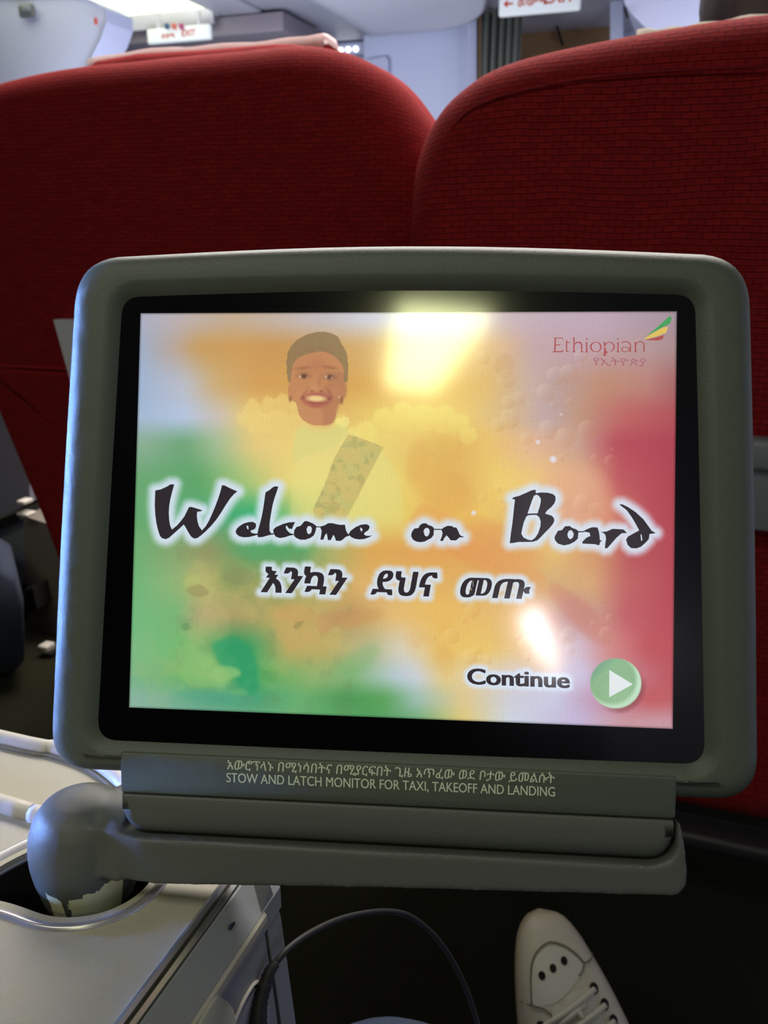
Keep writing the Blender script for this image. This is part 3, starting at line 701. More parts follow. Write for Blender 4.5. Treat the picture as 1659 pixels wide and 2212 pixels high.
nt.links.new(wear, mx.inputs[0]); nt.links.new(old, mx.inputs[6]); mx.inputs[7].default_value = rgb(226, 226, 190); nt.links.new(mx.outputs[2], b.inputs['Base Color'])
arm.data.materials.clear(); arm.data.materials.append(am)

# ------------------------------------------------------------------ picture on the screen
def crop(pts, ox, oy, s): return [(ox+x/s, oy+y/s) for x, y in pts]
T = {}
s1 = (320, 1030, 8.295); s2 = (500, 1040, 10.369); s3 = (640, 1110, 9.217); s4 = (880, 1120, 12.76); s5 = (1090, 1045, 12.76); s6 = (1190, 1080, 7.213)
title = [
 ([(130,245),(230,225),(340,175),(400,135),(470,135),(435,260),(400,400),(380,520),(372,640),(378,760),(395,870),(430,945),(520,870),(590,790),(650,710),(700,610),(735,540),(780,540),(850,560),(975,600),(940,620),(880,625),(875,700),(885,790),(910,880),(965,960),(1030,890),(1090,790),(1140,680),(1200,540),(1260,380),(1300,250),(1325,150),(1370,155),(1480,210),(1600,262),(1540,310),(1470,390),(1390,510),(1310,640),(1230,760),(1130,880),(1030,980),(950,1050),(880,1100),(820,1105),(770,1070),(720,990),(670,900),(640,855),(560,930),(470,1010),(380,1090),(320,1118),(250,1100),(215,1060),(180,960),(150,830),(130,680),(120,500),(125,350)], [], s1),
 ([(95,1120),(120,1060),(180,1000),(280,940),(390,910),(480,905),(545,940),(555,1000),(530,1060),(480,1085),(425,1105),(450,1150),(520,1168),(600,1166),(600,1190),(520,1215),(400,1245),(280,1252),(180,1230),(115,1180)], [[(335,990),(380,1000),(385,1075),(360,1070),(345,1030)]], s2),
 ([(765,245),(850,195),(930,130),(970,110),(1050,115),(1020,220),(970,360),(930,500),(900,650),(875,800),(855,950),(855,1110),(890,1162),(945,1162),(945,1188),(880,1195),(800,1215),(700,1245),(600,1250),(580,1200),(600,1080),(640,940),(680,780),(710,620),(735,450),(755,300)], [], s2),
 ([(935,1080),(1000,1020),(1150,955),(1290,915),(1430,910),(1390,980),(1360,1065),(1290,1060),(1240,990),(1215,1010),(1230,1070),(1280,1130),(1320,1160),(1400,1180),(1400,1195),(1300,1215),(1200,1250),(1090,1268),(1000,1240),(950,1180)], [], s2),
 ([(-46,400),(-40,330),(0,265),(90,235),(160,150),(210,142),(260,160),(330,190),(385,225),(400,248),(500,250),(500,268),(400,268),(385,350),(350,430),(280,480),(180,515),(80,515),(0,480),(-40,440)], [[(205,300),(235,245),(285,245),(312,290),(300,370),(255,410),(220,380)]], s3),
 ([(490,250),(560,230),(640,185),(720,185),(800,205),(880,220),(970,215),(990,330),(1030,400),(1060,405),(1050,440),(990,455),(930,510),(880,540),(790,535),(770,470),(740,415),(690,520),(630,525),(620,450),(605,385),(570,430),(540,515),(480,515),(500,400),(505,330),(480,280)], [], s3),
 ([(1040,410),(1080,340),(1180,265),(1290,215),(1400,205),(1455,235),(1460,280),(1430,330),(1360,375),(1350,410),(1390,435),(1450,437),(1520,430),(1440,470),(1360,500),(1260,510),(1160,495),(1090,460)], [[(1272,265),(1325,310),(1300,358),(1275,320)]], s3),
 ([(105,440),(125,370),(190,280),(310,260),(340,190),(400,145),(460,130),(540,140),(570,180),(650,200),(720,245),(735,285),(970,288),(970,315),(730,315),(725,450),(660,540),(560,590),(480,635),(360,655),(240,635),(150,580),(110,500)], [[(445,350),(480,280),(540,255),(600,290),(618,370),(590,450),(540,500),(480,470)]], s4),
 ([(950,290),(1010,245),(1110,200),(1240,210),(1260,240),(1350,250),(1400,340),(1440,440),(1480,480),(1550,500),(1540,520),(1440,520),(1340,605),(1190,600),(1140,530),(1080,465),(1010,550),(980,620),(900,615),(950,500),(970,390),(940,320)], [], s4),
 ([(195,410),(260,370),(400,335),(500,290),(620,240),(740,180),(855,165),(860,260),(1000,240),(1180,245),(1330,285),(1400,350),(1405,450),(1370,540),(1290,640),(1170,740),(1115,820),(1200,850),(1300,880),(1360,950),(1370,1020),(1330,1110),(1240,1220),(1100,1360),(980,1490),(900,1560),(780,1600),(600,1605),(380,1605),(250,1630),(140,1640),(150,1560),(175,1350),(205,1150),(235,900),(260,650),(285,440)],
  [[(880,300),(940,330),(990,400),(1000,470),(970,620),(930,740),(910,815),(700,820),(630,825),(690,650),(760,450),(810,330)], [(760,860),(880,860),(960,930),(995,1050),(980,1200),(920,1370),(840,1490),(740,1560),(640,1540),(520,1480),(460,1380),(490,1220),(530,1060),(600,900),(660,865)]], s5),
 ([(55,580),(80,530),(110,480),(170,470),(220,410),(290,405),(330,435),(390,455),(430,485),(520,488),(520,502),(428,505),(420,600),(370,650),(290,690),(200,708),(110,680),(65,630)], [[(255,535),(280,480),(320,470),(355,520),(345,580),(305,615),(270,590)]], s6),
 ([(500,488),(560,455),(640,425),(725,428),(745,480),(758,560),(762,625),(800,635),(770,650),(750,710),(690,690),(600,685),(490,680),(490,650),(550,590),(615,560),(600,510)], [], s6),
 ([(775,500),(870,490),(960,450),(1060,455),(1130,460),(1185,515),(1100,520),(1020,590),(950,670),(880,750),(840,755),(845,690),(858,610),(850,550),(820,515)], [], s6),
 ([(1065,70),(1110,68),(1200,110),(1320,190),(1440,300),(1520,410),(1570,480),(1635,515),(1560,528),(1535,530),(1525,610),(1470,670),(1400,730),(1330,755),(1250,750),(1195,700),(1170,620),(1200,570),(1290,520),(1375,475),(1330,390),(1260,270),(1180,160)], [[(1395,535),(1412,540),(1425,630),(1405,635)]], s6)]
halo_pts = []      # (x, y, reach)
def sample_poly(P, step=3.0):
    out = []
    for i in range(len(P)):
        a, b = np.array(P[i]), np.array(P[(i+1) % len(P)]); n_ = max(1, int(np.linalg.norm(b-a)/step))
        for k in range(n_): out.append(a+(b-a)*k/n_)
    return out

def screen_mat(name, col=None, attr=None, strength=1.0, lines=0.0):
    m = bpy.data.materials.new(name); m.use_nodes = True; nt = m.node_tree; b = nt.nodes['Principled BSDF']
    b.inputs['Base Color'].default_value = (0.002, 0.002, 0.003, 1); b.inputs['Roughness'].default_value = .095; b.inputs['Specular IOR Level'].default_value = .85
    b.inputs['Emission Strength'].default_value = strength
    if attr:
        at_ = nt.nodes.new('ShaderNodeAttribute'); at_.attribute_name = attr
        wv = nt.nodes.new('ShaderNodeTexWave'); wv.bands_direction = 'X'; wv.inputs['Scale'].default_value = 2*math.pi/.00083/20*1.0
        tcn = nt.nodes.new('ShaderNodeUVMap'); tcn.uv_map = 'UVMap'
        nt.links.new(tcn.outputs[0], wv.inputs['Vector'])
        nn = nt.nodes.new('ShaderNodeTexNoise'); nn.inputs['Scale'].default_value = 1500; nn.inputs['Detail'].default_value = 1
        nt.links.new(tcn.outputs[0], nn.inputs['Vector'])
        mr = nt.nodes.new('ShaderNodeMapRange'); mr.inputs[3].default_value = 1-lines; mr.inputs[4].default_value = 1+lines
        nt.links.new(wv.outputs['Fac'], mr.inputs[0])
        mr2 = nt.nodes.new('ShaderNodeMapRange'); mr2.inputs[3].default_value = .90; mr2.inputs[4].default_value = 1.08
        nt.links.new(nn.outputs['Fac'], mr2.inputs[0])
        mu = nt.nodes.new('ShaderNodeMath'); mu.operation = 'MULTIPLY'; nt.links.new(mr.outputs[0], mu.inputs[0]); nt.links.new(mr2.outputs[0], mu.inputs[1])
        vm = nt.nodes.new('ShaderNodeVectorMath'); vm.operation = 'SCALE'; nt.links.new(at_.outputs['Color'], vm.inputs[0]); nt.links.new(mu.outputs[0], vm.inputs['Scale'])
        nt.links.new(vm.outputs[0], b.inputs['Emission Color'])
    else:
        b.inputs['Emission Color'].default_value = col
    m.cycles.emission_sampling = 'NONE'
    return m
MS = {'ink': screen_mat('screen_black', rgb(48, 42, 46)), 'pic': screen_mat('screen_picture', attr='picture', lines=.045),
      'logo': screen_mat('screen_logo_red', rgb(172, 84, 84)), 'lg': screen_mat('logo_green', rgb(74, 160, 92)), 'ly': screen_mat('logo_yellow', rgb(222, 190, 96)), 'lr': screen_mat('logo_red', rgb(176, 84, 82)),
      'tri': screen_mat('arrow_white', rgb(226, 232, 232)), 'amh': screen_mat('logo_amharic', rgb(168, 104, 120))}
ZS = .0
scr_holder = None
def on_screen(name, polys, m, z=.00012):
    o = fill2d(name, [[L(x, y) for x, y in P] for P in polys], m, scr_holder, 0, ZS+z)
    return mlocal2(o)
def mlocal2(o): return mlocal(o)
def fit_text(name, txt, TL, TR, BL, m, z, bold=0, shear=0.0, halo=0, base0=False, parent=None, zplane=0.0, top=None, wide=0.0):
    me, v = text_mesh(txt, bold, wide)
    if shear: v[:, 0] += v[:, 1]*shear
    mn = v.min(0); mx = v.max(0)
    if base0: mn[1] = 0
    if top: mx[1] = top
    u = (v[:, 0]-mn[0])/(mx[0]-mn[0]); w = (v[:, 1]-mn[1])/(mx[1]-mn[1])
    BL, TL, TR = np.array(BL), np.array(TL), np.array(TR)
    P = BL[None]+u[:, None]*(TR-TL)[None]+w[:, None]*(TL-BL)[None]
    co_ = np.array([(*L(x, y, zplane), z) for x, y in P]) if len(P) else P
    if wide: co_[:, 2] += np.repeat(np.arange(3), len(P)//3)*4e-6
    me.vertices.foreach_set('co', co_.ravel()); me.update()
    if halo:
        es = [e.vertices[:] for e in me.edges]
        sel = rng.permutation(len(P))[:400]
        for i in sel: halo_pts.append((P[i][0], P[i][1], halo))
        for a, b in es[::2]: halo_pts.append(((P[a][0]+P[b][0])/2, (P[a][1]+P[b][1])/2, halo))
    o = link(name, me, m, parent if parent is not None else scr_holder)
    return mlocal(o)

# artwork grid
NX, NY = 620, 465
SW, SH = .2110, .15825
gx = np.linspace(-SW/2, SW/2, NX); gy = np.linspace(SH/2, -SH/2, NY)
GXm, GYm = np.meshgrid(gx, gy)
Rn = np.array(RW); Tn = np.array(TW)
Wp = Tn + GXm[..., None]*Rn[:, 0] + GYm[..., None]*Rn[:, 1]
D = Wp-np.array(CAM); dep = D@np.array(fwd)
PX = CX+FPX*(D@np.array(rgt))/dep; PY = CY-FPX*(D@np.array(upv))/dep
ctrl = {
 690: [(300,(172,176,196)),(400,(190,175,172)),(500,(196,172,145)),(600,(196,178,165)),(700,(196,188,190)),(800,(208,208,218)),(900,(214,214,214)),(1000,(208,196,190)),(1100,(202,180,186)),(1200,(194,172,184)),(1300,(192,168,184)),(1460,(165,145,155))],
 750: [(300,(160,175,200)),(380,(186,166,152)),(430,(200,158,98)),(520,(206,157,92)),(600,(202,152,90)),(700,(207,162,102)),(800,(212,172,112)),(900,(225,195,105)),(1000,(226,190,120)),(1080,(222,184,142)),(1150,(196,168,168)),(1250,(192,162,172)),(1400,(182,152,152)),(1460,(170,140,140))],
 830: [(300,(160,180,210)),(400,(188,190,200)),(470,(206,172,118)),(560,(212,160,90)),(700,(212,162,88)),(800,(216,166,86)),(880,(225,176,90)),(950,(232,192,100)),(1050,(226,188,115)),(1150,(200,175,165)),(1200,(188,160,155)),(1300,(192,142,116)),(1400,(186,132,122)),(1460,(168,105,105))],
 900: [(300,(165,185,210)),(400,(182,197,224)),(470,(202,192,182)),(540,(232,202,118)),(700,(222,180,110)),(800,(232,200,108)),(900,(240,212,116)),(1000,(238,205,116)),(1100,(216,184,140)),(1180,(192,168,170)),(1250,(192,150,126)),(1350,(190,104,102)),(1460,(178,84,90))],
 960: [(300,(140,175,150)),(400,(112,166,122)),(470,(165,190,148)),(550,(230,202,128)),(630,(236,208,126)),(800,(234,214,124)),(900,(230,192,108)),(960,(220,172,92)),(1050,(234,196,110)),(1150,(226,182,148)),(1250,(200,160,142)),(1330,(184,82,92)),(1460,(174,70,86))],
 1040: [(300,(108,168,116)),(430,(96,165,106)),(520,(160,194,122)),(600,(224,206,122)),(660,(236,222,128)),(800,(232,218,122)),(900,(234,202,108)),(1000,(226,182,100)),(1080,(238,206,112)),(1180,(234,192,126)),(1270,(220,166,130)),(1340,(190,90,96)),(1460,(174,70,82))],
 1110: [(290,(106,168,112)),(480,(84,170,120)),(560,(58,176,112)),(620,(130,190,116)),(660,(198,208,116)),(750,(222,214,120)),(850,(230,208,108)),(950,(234,186,96)),(1050,(234,196,102)),(1250,(216,162,130)),(1300,(216,142,110)),(1400,(184,80,90)),(1460,(176,72,82))],
 1190: [(285,(110,175,116)),(380,(138,165,112)),(450,(148,150,100)),(550,(96,164,106)),(650,(96,165,106)),(720,(176,175,106)),(800,(220,168,88)),(950,(226,164,92)),(1050,(226,168,92)),(1200,(226,186,112)),(1300,(206,142,102)),(1360,(184,86,88)),(1460,(178,74,84))],
 1260: [(285,(112,180,122)),(380,(146,180,120)),(450,(182,180,112)),(520,(158,162,98)),(620,(150,160,100)),(780,(222,178,108)),(950,(226,178,98)),(1200,(212,172,120)),(1280,(214,166,120)),(1350,(190,100,96)),(1450,(180,76,86))],
 1330: [(285,(116,185,126)),(385,(122,180,118)),(430,(182,170,122)),(520,(168,156,102)),(600,(188,170,102)),(680,(194,174,106)),(760,(190,152,98)),(850,(228,188,120)),(950,(234,190,102)),(1100,(226,184,112)),(1230,(192,144,140)),(1290,(198,150,130)),(1350,(190,92,96)),(1450,(184,76,86))],
 1400: [(285,(118,185,132)),(400,(120,185,112)),(470,(112,176,108)),(505,(48,150,92)),(545,(70,158,98)),(620,(190,170,102)),(700,(188,170,102)),(800,(182,184,140)),(870,(218,208,188)),(950,(234,196,112)),(1050,(234,196,106)),(1250,(206,184,200)),(1320,(206,132,126)),(1400,(188,80,86)),(1450,(186,80,88))],
 1460: [(280,(122,180,138)),(400,(112,178,106)),(470,(140,188,112)),(525,(56,152,96)),(580,(96,166,94)),(680,(150,178,112)),(760,(130,178,120)),(850,(182,200,204)),(900,(202,210,222)),(960,(228,202,134)),(1060,(222,208,190)),(1260,(202,192,220)),(1320,(200,140,150)),(1450,(186,84,92))],
 1510: [(278,(140,180,162)),(350,(124,176,148)),(450,(88,164,128)),(550,(76,162,118)),(650,(108,174,112)),(750,(80,152,88)),(830,(92,162,92)),(900,(158,190,178)),(1000,(222,200,142)),(1100,(206,206,215)),(1200,(200,200,226)),(1280,(194,156,184)),(1400,(192,92,94)),(1450,(190,96,100))],
 1560: [(275,(155,185,172)),(450,(132,176,152)),(650,(104,172,116)),(800,(84,158,94)),(900,(112,170,122)),(1000,(224,202,124)),(1100,(206,214,226)),(1250,(196,182,216)),(1350,(200,150,156)),(1450,(200,150,162))]}
ys = sorted(ctrl)
rows = []
for y in ys:
    xs_ = [c[0] for c in ctrl[y]]; cs = np.array([c[1] for c in ctrl[y]], float)
    rows.append(np.stack([np.interp(np.arange(260, 1490, 4), xs_, cs[:, k]) for k in range(3)], 1))
rows = np.array(rows)                                     # (ny, nxs, 3)
# smooth along x
ker = np.exp(-np.linspace(-2, 2, 13)**2); ker /= ker.sum()
for r in range(len(rows)):
    for k in range(3): rows[r, :, k] = np.convolve(np.pad(rows[r, :, k], 6, 'edge'), ker, 'valid')
fy = np.interp(PY, ys, np.arange(len(ys))); fy = np.clip(fy, 0, len(ys)-1.001); iy = fy.astype(int); ty = fy-iy; ty = ty*ty*(3-2*ty)*.5+ty*.5
fx = np.clip((PX-260)/4, 0, rows.shape[1]-1.01); ix = fx.astype(int); tx = (fx-ix)[..., None]
def g(r): return rows[r, ix]*(1-tx)+rows[r, ix+1]*tx
A = g(iy)*(1-ty[..., None])+g(np.minimum(iy+1, len(ys)-1))*ty[..., None]

def vnoise(x, y, s, seed):
    r = np.random.default_rng(seed).random((96, 96)); x = x/s; y = y/s
    xi = np.floor(x).astype(int); yi = np.floor(y).astype(int); fx_ = x-xi; fy_ = y-yi
    fx_ = fx_*fx_*(3-2*fx_); fy_ = fy_*fy_*(3-2*fy_)
    a = r[yi % 96, xi % 96]; b = r[yi % 96, (xi+1) % 96]; c = r[(yi+1) % 96, xi % 96]; d = r[(yi+1) % 96, (xi+1) % 96]
    return (a*(1-fx_)+b*fx_)*(1-fy_)+(c*(1-fx_)+d*fx_)*fy_
def fbm(s, seed): return sum(vnoise(PX, PY, s/2**k, seed+k)*.5**k for k in range(4))/1.875
def blend(mask, c):
    global A
    A = A*(1-mask[..., None])+np.array(c, float)*mask[..., None]
def blob(cx, cy, rx, ry, soft=.5, rot=0):
    c, s = math.cos(rot), math.sin(rot); dx, dy = PX-cx, PY-cy
    u = (dx*c+dy*s)/rx; v = (-dx*s+dy*c)/ry; d = np.sqrt(u*u+v*v)
    return np.clip((1-d)/soft, 0, 1)**1
def inpoly(P):
    inside = np.zeros(PX.shape, bool); n_ = len(P)
    for i in range(n_):
        x0, y0 = P[i]; x1, y1 = P[(i+1) % n_]
        if y0 == y1: continue
        cond = ((y0 > PY) != (y1 > PY)) & (PX < (x1-x0)*(PY-y0)/(y1-y0)+x0)
        inside ^= cond
    return inside.astype(float)
def blur(m, r):
    if r < 1: return m
    k = np.exp(-np.linspace(-2, 2, 2*r+1)**2); k /= k.sum()
    m = np.apply_along_axis(lambda v: np.convolve(np.pad(v, r, 'edge'), k, 'valid'), 0, m)
    return np.apply_along_axis(lambda v: np.convolve(np.pad(v, r, 'edge'), k, 'valid'), 1, m)
nA = fbm(60, 3); nB = fbm(28, 11)
# cloud banks (yellow) with billowed upper edges
def cloud(pts, c, a, puff=18, seed=20):
    m_ = inpoly([(x, y) for x, y in pts]); m_ = blur(m_, 3)
    e = np.clip((m_-.5)*3+.5+(fbm(puff*2, seed)-.5)*1.2*(m_ > .02), 0, 1)
    blend(e*a, c)
NB_ = fbm(16, 77)
def puffs(lst, c, a):
    m_ = np.zeros_like(PX)
    for cx, cy, r in lst: m_ = np.maximum(m_, np.clip((r-np.hypot(PX-cx, (PY-cy))+(NB_-.5)*16)/9, 0, 1)*np.clip(1.2-(PY-cy+r)/(r*2.4), 0, 1))
    blend(m_*a, c)
puffs([(548, 885, 26), (580, 878, 24), (612, 872, 24), (640, 880, 24), (560, 915, 30), (600, 912, 34), (640, 915, 30), (530, 905, 20)], (240, 214, 132), .55)
puffs([(735, 915, 20), (830, 905, 30), (870, 898, 34), (915, 900, 32), (955, 905, 34), (990, 918, 28), (790, 935, 30), (1010, 940, 24), (760, 945, 26)], (244, 226, 124), .6)
puffs([(850, 945, 34), (900, 950, 38), (960, 955, 34)], (242, 218, 118), .3)
blend(np.clip((nA-.5)*3, 0, 1)*.25*((PX < 640) & (PY > 1230)), (205, 190, 120))
blend(np.clip((.5-nB)*3, 0, 1)*.22*((PX < 760) & (PY > 1180) & (PX > 380)), (110, 130, 85))
blend(np.clip((nB-.5)*4, 0, 1)*.35*blob(470, 1450, 190, 70, .7), (168, 205, 125))
blend(np.clip((nA-.45)*4, 0, 1)*.5*blob(540, 1435, 60, 80, .6), (120, 190, 110))
blend(np.clip((.5-nA)*4, 0, 1)*.3*blob(980, 1400, 220, 90, .8), (216, 160, 80))
blend(np.clip((nA-.5)*4, 0, 1)*.35*blob(700, 1360, 120, 60, .8), (214, 186, 110))
# swirl forms (orange flame shapes / petals)
for cx, cy, rx, ry, rot, c, a in [(960, 1060, 90, 60, .6, (222, 165, 85), .45), (1240, 1080, 100, 92, .2, (226, 170, 140), .55), (1090, 1170, 110, 40, .5, (220, 150, 85), .45), (1010, 1190, 150, 34, .55, (226, 150, 84), .4),
                                   (770, 1335, 70, 22, -.2, (200, 150, 92), .4), (640, 1325, 60, 26, .1, (206, 160, 96), .5), (1150, 1400, 90, 50, .8, (226, 176, 96), .35), (1265, 1335, 95, 34, .75, (200, 126, 112), .35), (1120, 1240, 120, 30, .5, (224, 158, 96), .35), (900, 1000, 30, 60, .2, (222, 170, 90), .4),
                                   (560, 1190, 80, 26, .1, (92, 165, 106), .5), (430, 1250, 30, 50, 0, (186, 180, 116), .5), (500, 1245, 34, 40, 0, (128, 150, 92), .5)]:
    blend(blob(cx, cy, rx, ry, .45, rot)*a, c)
def shape(pts, c, a, r=3, n_=4): blend(blur(inpoly(catmull(pts, n_, True)), r)*a, c)
shape([(457, 1392), (480, 1380), (510, 1376), (540, 1400), (556, 1440), (560, 1480), (545, 1500), (515, 1480), (502, 1455), (478, 1442), (464, 1415)], (48, 156, 106), .7, 7)
shape([(385, 1400), (425, 1402), (455, 1418), (478, 1440), (512, 1443), (520, 1458), (500, 1466), (492, 1480), (455, 1484), (400, 1476)], (138, 192, 118), .5, 5)
shape([(470, 1440), (500, 1440), (520, 1456), (498, 1466), (480, 1474), (460, 1460)], (156, 200, 122), .45, 4)
shape([(500, 1490), (525, 1488), (535, 1498), (520, 1504), (498, 1502)], (122, 186, 122), .4, 4)
shape([(380, 1500), (430, 1490), (500, 1500), (560, 1515), (480, 1520)], (84, 162, 132), .5, 5)
shape([(688, 1328), (720, 1320), (770, 1318), (752, 1334), (725, 1352), (700, 1372), (682, 1352)], (192, 144, 98), .45, 4)
shape([(590, 1330), (640, 1332), (690, 1335), (700, 1372), (640, 1400), (600, 1380)], (204, 164, 100), .35, 4)
shape([(640, 1345), (656, 1342), (650, 1352), (640, 1360), (634, 1354)], (150, 136, 80), .5, 1)
shape([(400, 1250), (425, 1240), (432, 1262), (420, 1280), (402, 1276)], (178, 190, 112), .5, 2)
shape([(480, 1245), (520, 1225), (548, 1240), (540, 1262), (505, 1262)], (132, 142, 96), .45, 3)
shape([(400, 1275), (430, 1262), (452, 1280), (430, 1290)], (142, 132, 88), .45, 3)
shape([(392, 1350), (405, 1345), (410, 1358), (398, 1362)], (96, 148, 90), .5, 2)
shape([(905, 1092), (940, 1098), (1020, 1140), (1110, 1196), (1180, 1250), (1120, 1245), (1010, 1205), (925, 1180), (880, 1150)], (226, 156, 92), .38, 5)
shape([(1200, 1258), (1260, 1300), (1322, 1372), (1312, 1398), (1262, 1372), (1210, 1318), (1185, 1280)], (200, 128, 112), .34, 6)
shape([(745, 1420), (790, 1395), (820, 1400), (800, 1440), (760, 1462), (720, 1452)], (116, 176, 112), .3, 8)
# water drops
for k in range(70):
    if k < 46: cx, cy, r = rng.uniform(1030, 1330), rng.uniform(760, 1120), rng.choice([5, 7, 10, 16, 22])
    else: cx, cy, r = rng.uniform(930, 1330), rng.uniform(1290, 1430), rng.choice([5, 8, 12, 18])
    d = np.hypot(PX-cx, PY-cy)
    if d.min() > r: continue
    dm = np.clip((r-d)/2, 0, 1); sh = np.clip(((PX-cx)+(PY-cy))/r*.7, 0, 1)
    blend(dm*sh*.22, (190, 130, 80)); blend(dm*np.clip(-((PX-cx)+(PY-cy))/r*.7, 0, 1)*.20, (250, 235, 200))
for cx, cy, r in [(1195, 992, 9), (1162, 955, 6), (1023, 1108, 7), (1212, 895, 4)]:
    blend(np.clip((r-np.hypot(PX-cx, (PY-cy)))/4, 0, 1)*.85, (228, 224, 240))
blend(np.clip(blob(1090, 790, 24, 30, .2), 0, 1)*.12, (180, 120, 60))
# hostess, a pale ghosted figure
dress = catmull([(655, 918), (700, 925), (735, 908), (748, 925), (800, 960), (846, 1000), (866, 1060), (872, 1120), (866, 1180), (800, 1190), (690, 1200), (640, 1190), (628, 1120), (632, 1040), (640, 985), (634, 950)], 5, True)
blend(blur(inpoly(dress), 5)*.42*np.clip((1170-PY)/60, 0, 1), (226, 218, 140))
blend(blur(inpoly(catmull([(648, 925), (700, 935), (742, 912), (752, 932), (720, 965), (660, 985), (632, 1000), (636, 955)], 5, True)), 2)*.5, (214, 212, 130))
sash = blur(inpoly([(752, 938), (790, 950), (828, 966), (800, 1020), (772, 1075), (745, 1125), (680, 1122), (676, 1100), (700, 1050), (722, 990)]), 1)
pat = np.clip((fbm(16, 40)-.42)*6, 0, 1)
u_ = (PX-752)*.42+(PY-938)*-.0; 
fade = np.clip((1135-PY)/40, 0, 1)*.25+.75
blend(sash*.62*fade, (182, 172, 108)); blend(sash*pat*.5, (216, 186, 112)); blend(sash*np.clip((.47-fbm(12, 50))*5, 0, 1)*.45, (158, 158, 100))
blend(blob(700, 1205, 40, 30, .6)*.25, (190, 180, 110))
hair = catmull([(622, 822), (619, 780), (626, 752), (648, 730), (680, 718), (702, 717), (728, 726), (737, 742), (748, 760), (752, 790), (751, 822), (743, 822), (738, 785), (700, 760), (650, 770), (632, 790), (628, 822)], 5, True)
face = catmull([(627, 822), (630, 780), (655, 758), (690, 748), (722, 762), (742, 790), (748, 820), (748, 850), (738, 868), (728, 880), (722, 910), (700, 919), (672, 917), (648, 900), (640, 872), (626, 862), (622, 840)], 5, True)
blend(blur(inpoly(face), 1)*.84, (192, 132, 94))
blend(blur(inpoly(catmull([(690, 850), (735, 800), (748, 850), (735, 870), (722, 910), (700, 918), (695, 880)], 4, True)), 4)*.45, (170, 114, 84))
blend(blob(655, 855, 24, 20, .8)*.5, (208, 144, 104)); blend(blob(722, 848, 20, 18, .8)*.35, (200, 140, 104)); blend(blob(685, 790, 30, 24, .9)*.5, (184, 116, 86))
blend(blur(inpoly(hair), 1)*.86, (142, 118, 84)); blend(blur(inpoly(hair), 1)*.4*np.clip((fbm(6, 60)-.4)*3, 0, 1), (156, 134, 92))
for cx, cy, rx, ry, a, c, rot in [(655, 795, 24, 5, .45, (142, 94, 66), -.08), (713, 794, 24, 5.5, .45, (142, 94, 66), .12), (656, 810, 23, 13, .42, (152, 106, 82), 0), (713, 812, 24, 13, .42, (150, 104, 82), 0),
                                   (657, 813, 17, 6, .55, (140, 94, 74), 0), (713, 815, 17, 6, .55, (140, 94, 74), 0), (657, 812, 8, 7, .85, (104, 66, 54), 0), (713, 814, 8, 7, .85, (106, 68, 56), 0),
                                   (648, 814, 3.5, 4.5, .8, (214, 190, 168), 0), (704, 814, 3.5, 4.5, .8, (214, 190, 168), 0), (717, 816, 3.5, 4, .6, (206, 180, 158), 0), (664, 815, 3, 4, .5, (200, 170, 146), 0),
                                   (682, 836, 15, 9, .45, (212, 152, 114), 0), (674, 845, 5, 3.5, .6, (140, 88, 68), 0), (694, 845, 5, 3.5, .65, (130, 80, 64), 0), (690, 824, 6, 22, .3, (158, 104, 78), .05),
                                   (658, 850, 4.5, 20, .45, (158, 102, 78), .6), (713, 850, 4.5, 20, .5, (148, 94, 74), -.55),
                                   (683, 854, 34, 9, .6, (174, 96, 86), 0), (683, 864, 38, 17, .9, (158, 78, 76), .02), (683, 861, 30, 9.5, 1.0, (236, 204, 140), .04), (683, 878, 20, 6, .5, (178, 92, 82), 0), (655, 860, 7, 6, .6, (140, 84, 66), 0), (711, 861, 7, 6, .6, (132, 74, 64), 0),
                                   (684, 900, 26, 14, .35, (200, 142, 104), 0),
                                   (738, 865, 5, 12, .8, (142, 98, 74), 0), (627, 862, 5, 9, .7, (146, 98, 70), 0), (733, 858, 2.4, 4, .8, (225, 200, 160), 0)]:
    blend(blob(cx, cy, rx, ry, .6, rot)*a, c)
blend(blur(inpoly([(722, 908), (735, 902), (752, 900), (756, 915), (745, 925), (726, 915)]), 1)*.6, (244, 230, 140))
# halos
def stamp_halo():
    H = np.array(halo_pts); m_ = np.zeros_like(PX)
    # pixel pitch is ~1.9 artwork units
    for x0 in range(300, 1440, 60):
        for y0 in range(1000, 1520, 60):
            reach = 32
            sel = H[(H[:, 0] > x0-reach) & (H[:, 0] < x0+60+reach) & (H[:, 1] > y0-reach) & (H[:, 1] < y0+60+reach)]
            if not len(sel): continue
            w = (PX >= x0) & (PX < x0+60) & (PY >= y0) & (PY < y0+60)
            if not w.any(): continue
            px, py = PX[w], PY[w]
            d = np.sqrt((px[:, None]-sel[None, :, 0])**2+(py[:, None]-sel[None, :, 1])**2)/sel[None, :, 2]
            dm = d.min(1); tt = np.clip((1.30-dm)/1.12, 0, 1); m_[w] = tt*tt*(3-2*tt)
    return m_

# screen objects
letters = []
for outp, holes, (ox, oy, s) in title:
    P = crop(outp, ox, oy, s); Hs = [crop(h, ox, oy, s) for h in holes]
    letters.append([P]+Hs)
    for q in sample_poly(P): halo_pts.append((q[0], q[1], 19.0))
    for h in Hs:
        for q in sample_poly(h): halo_pts.append((q[0], q[1], 19.0))
scr = bpy.data.objects.new('screen', None); 
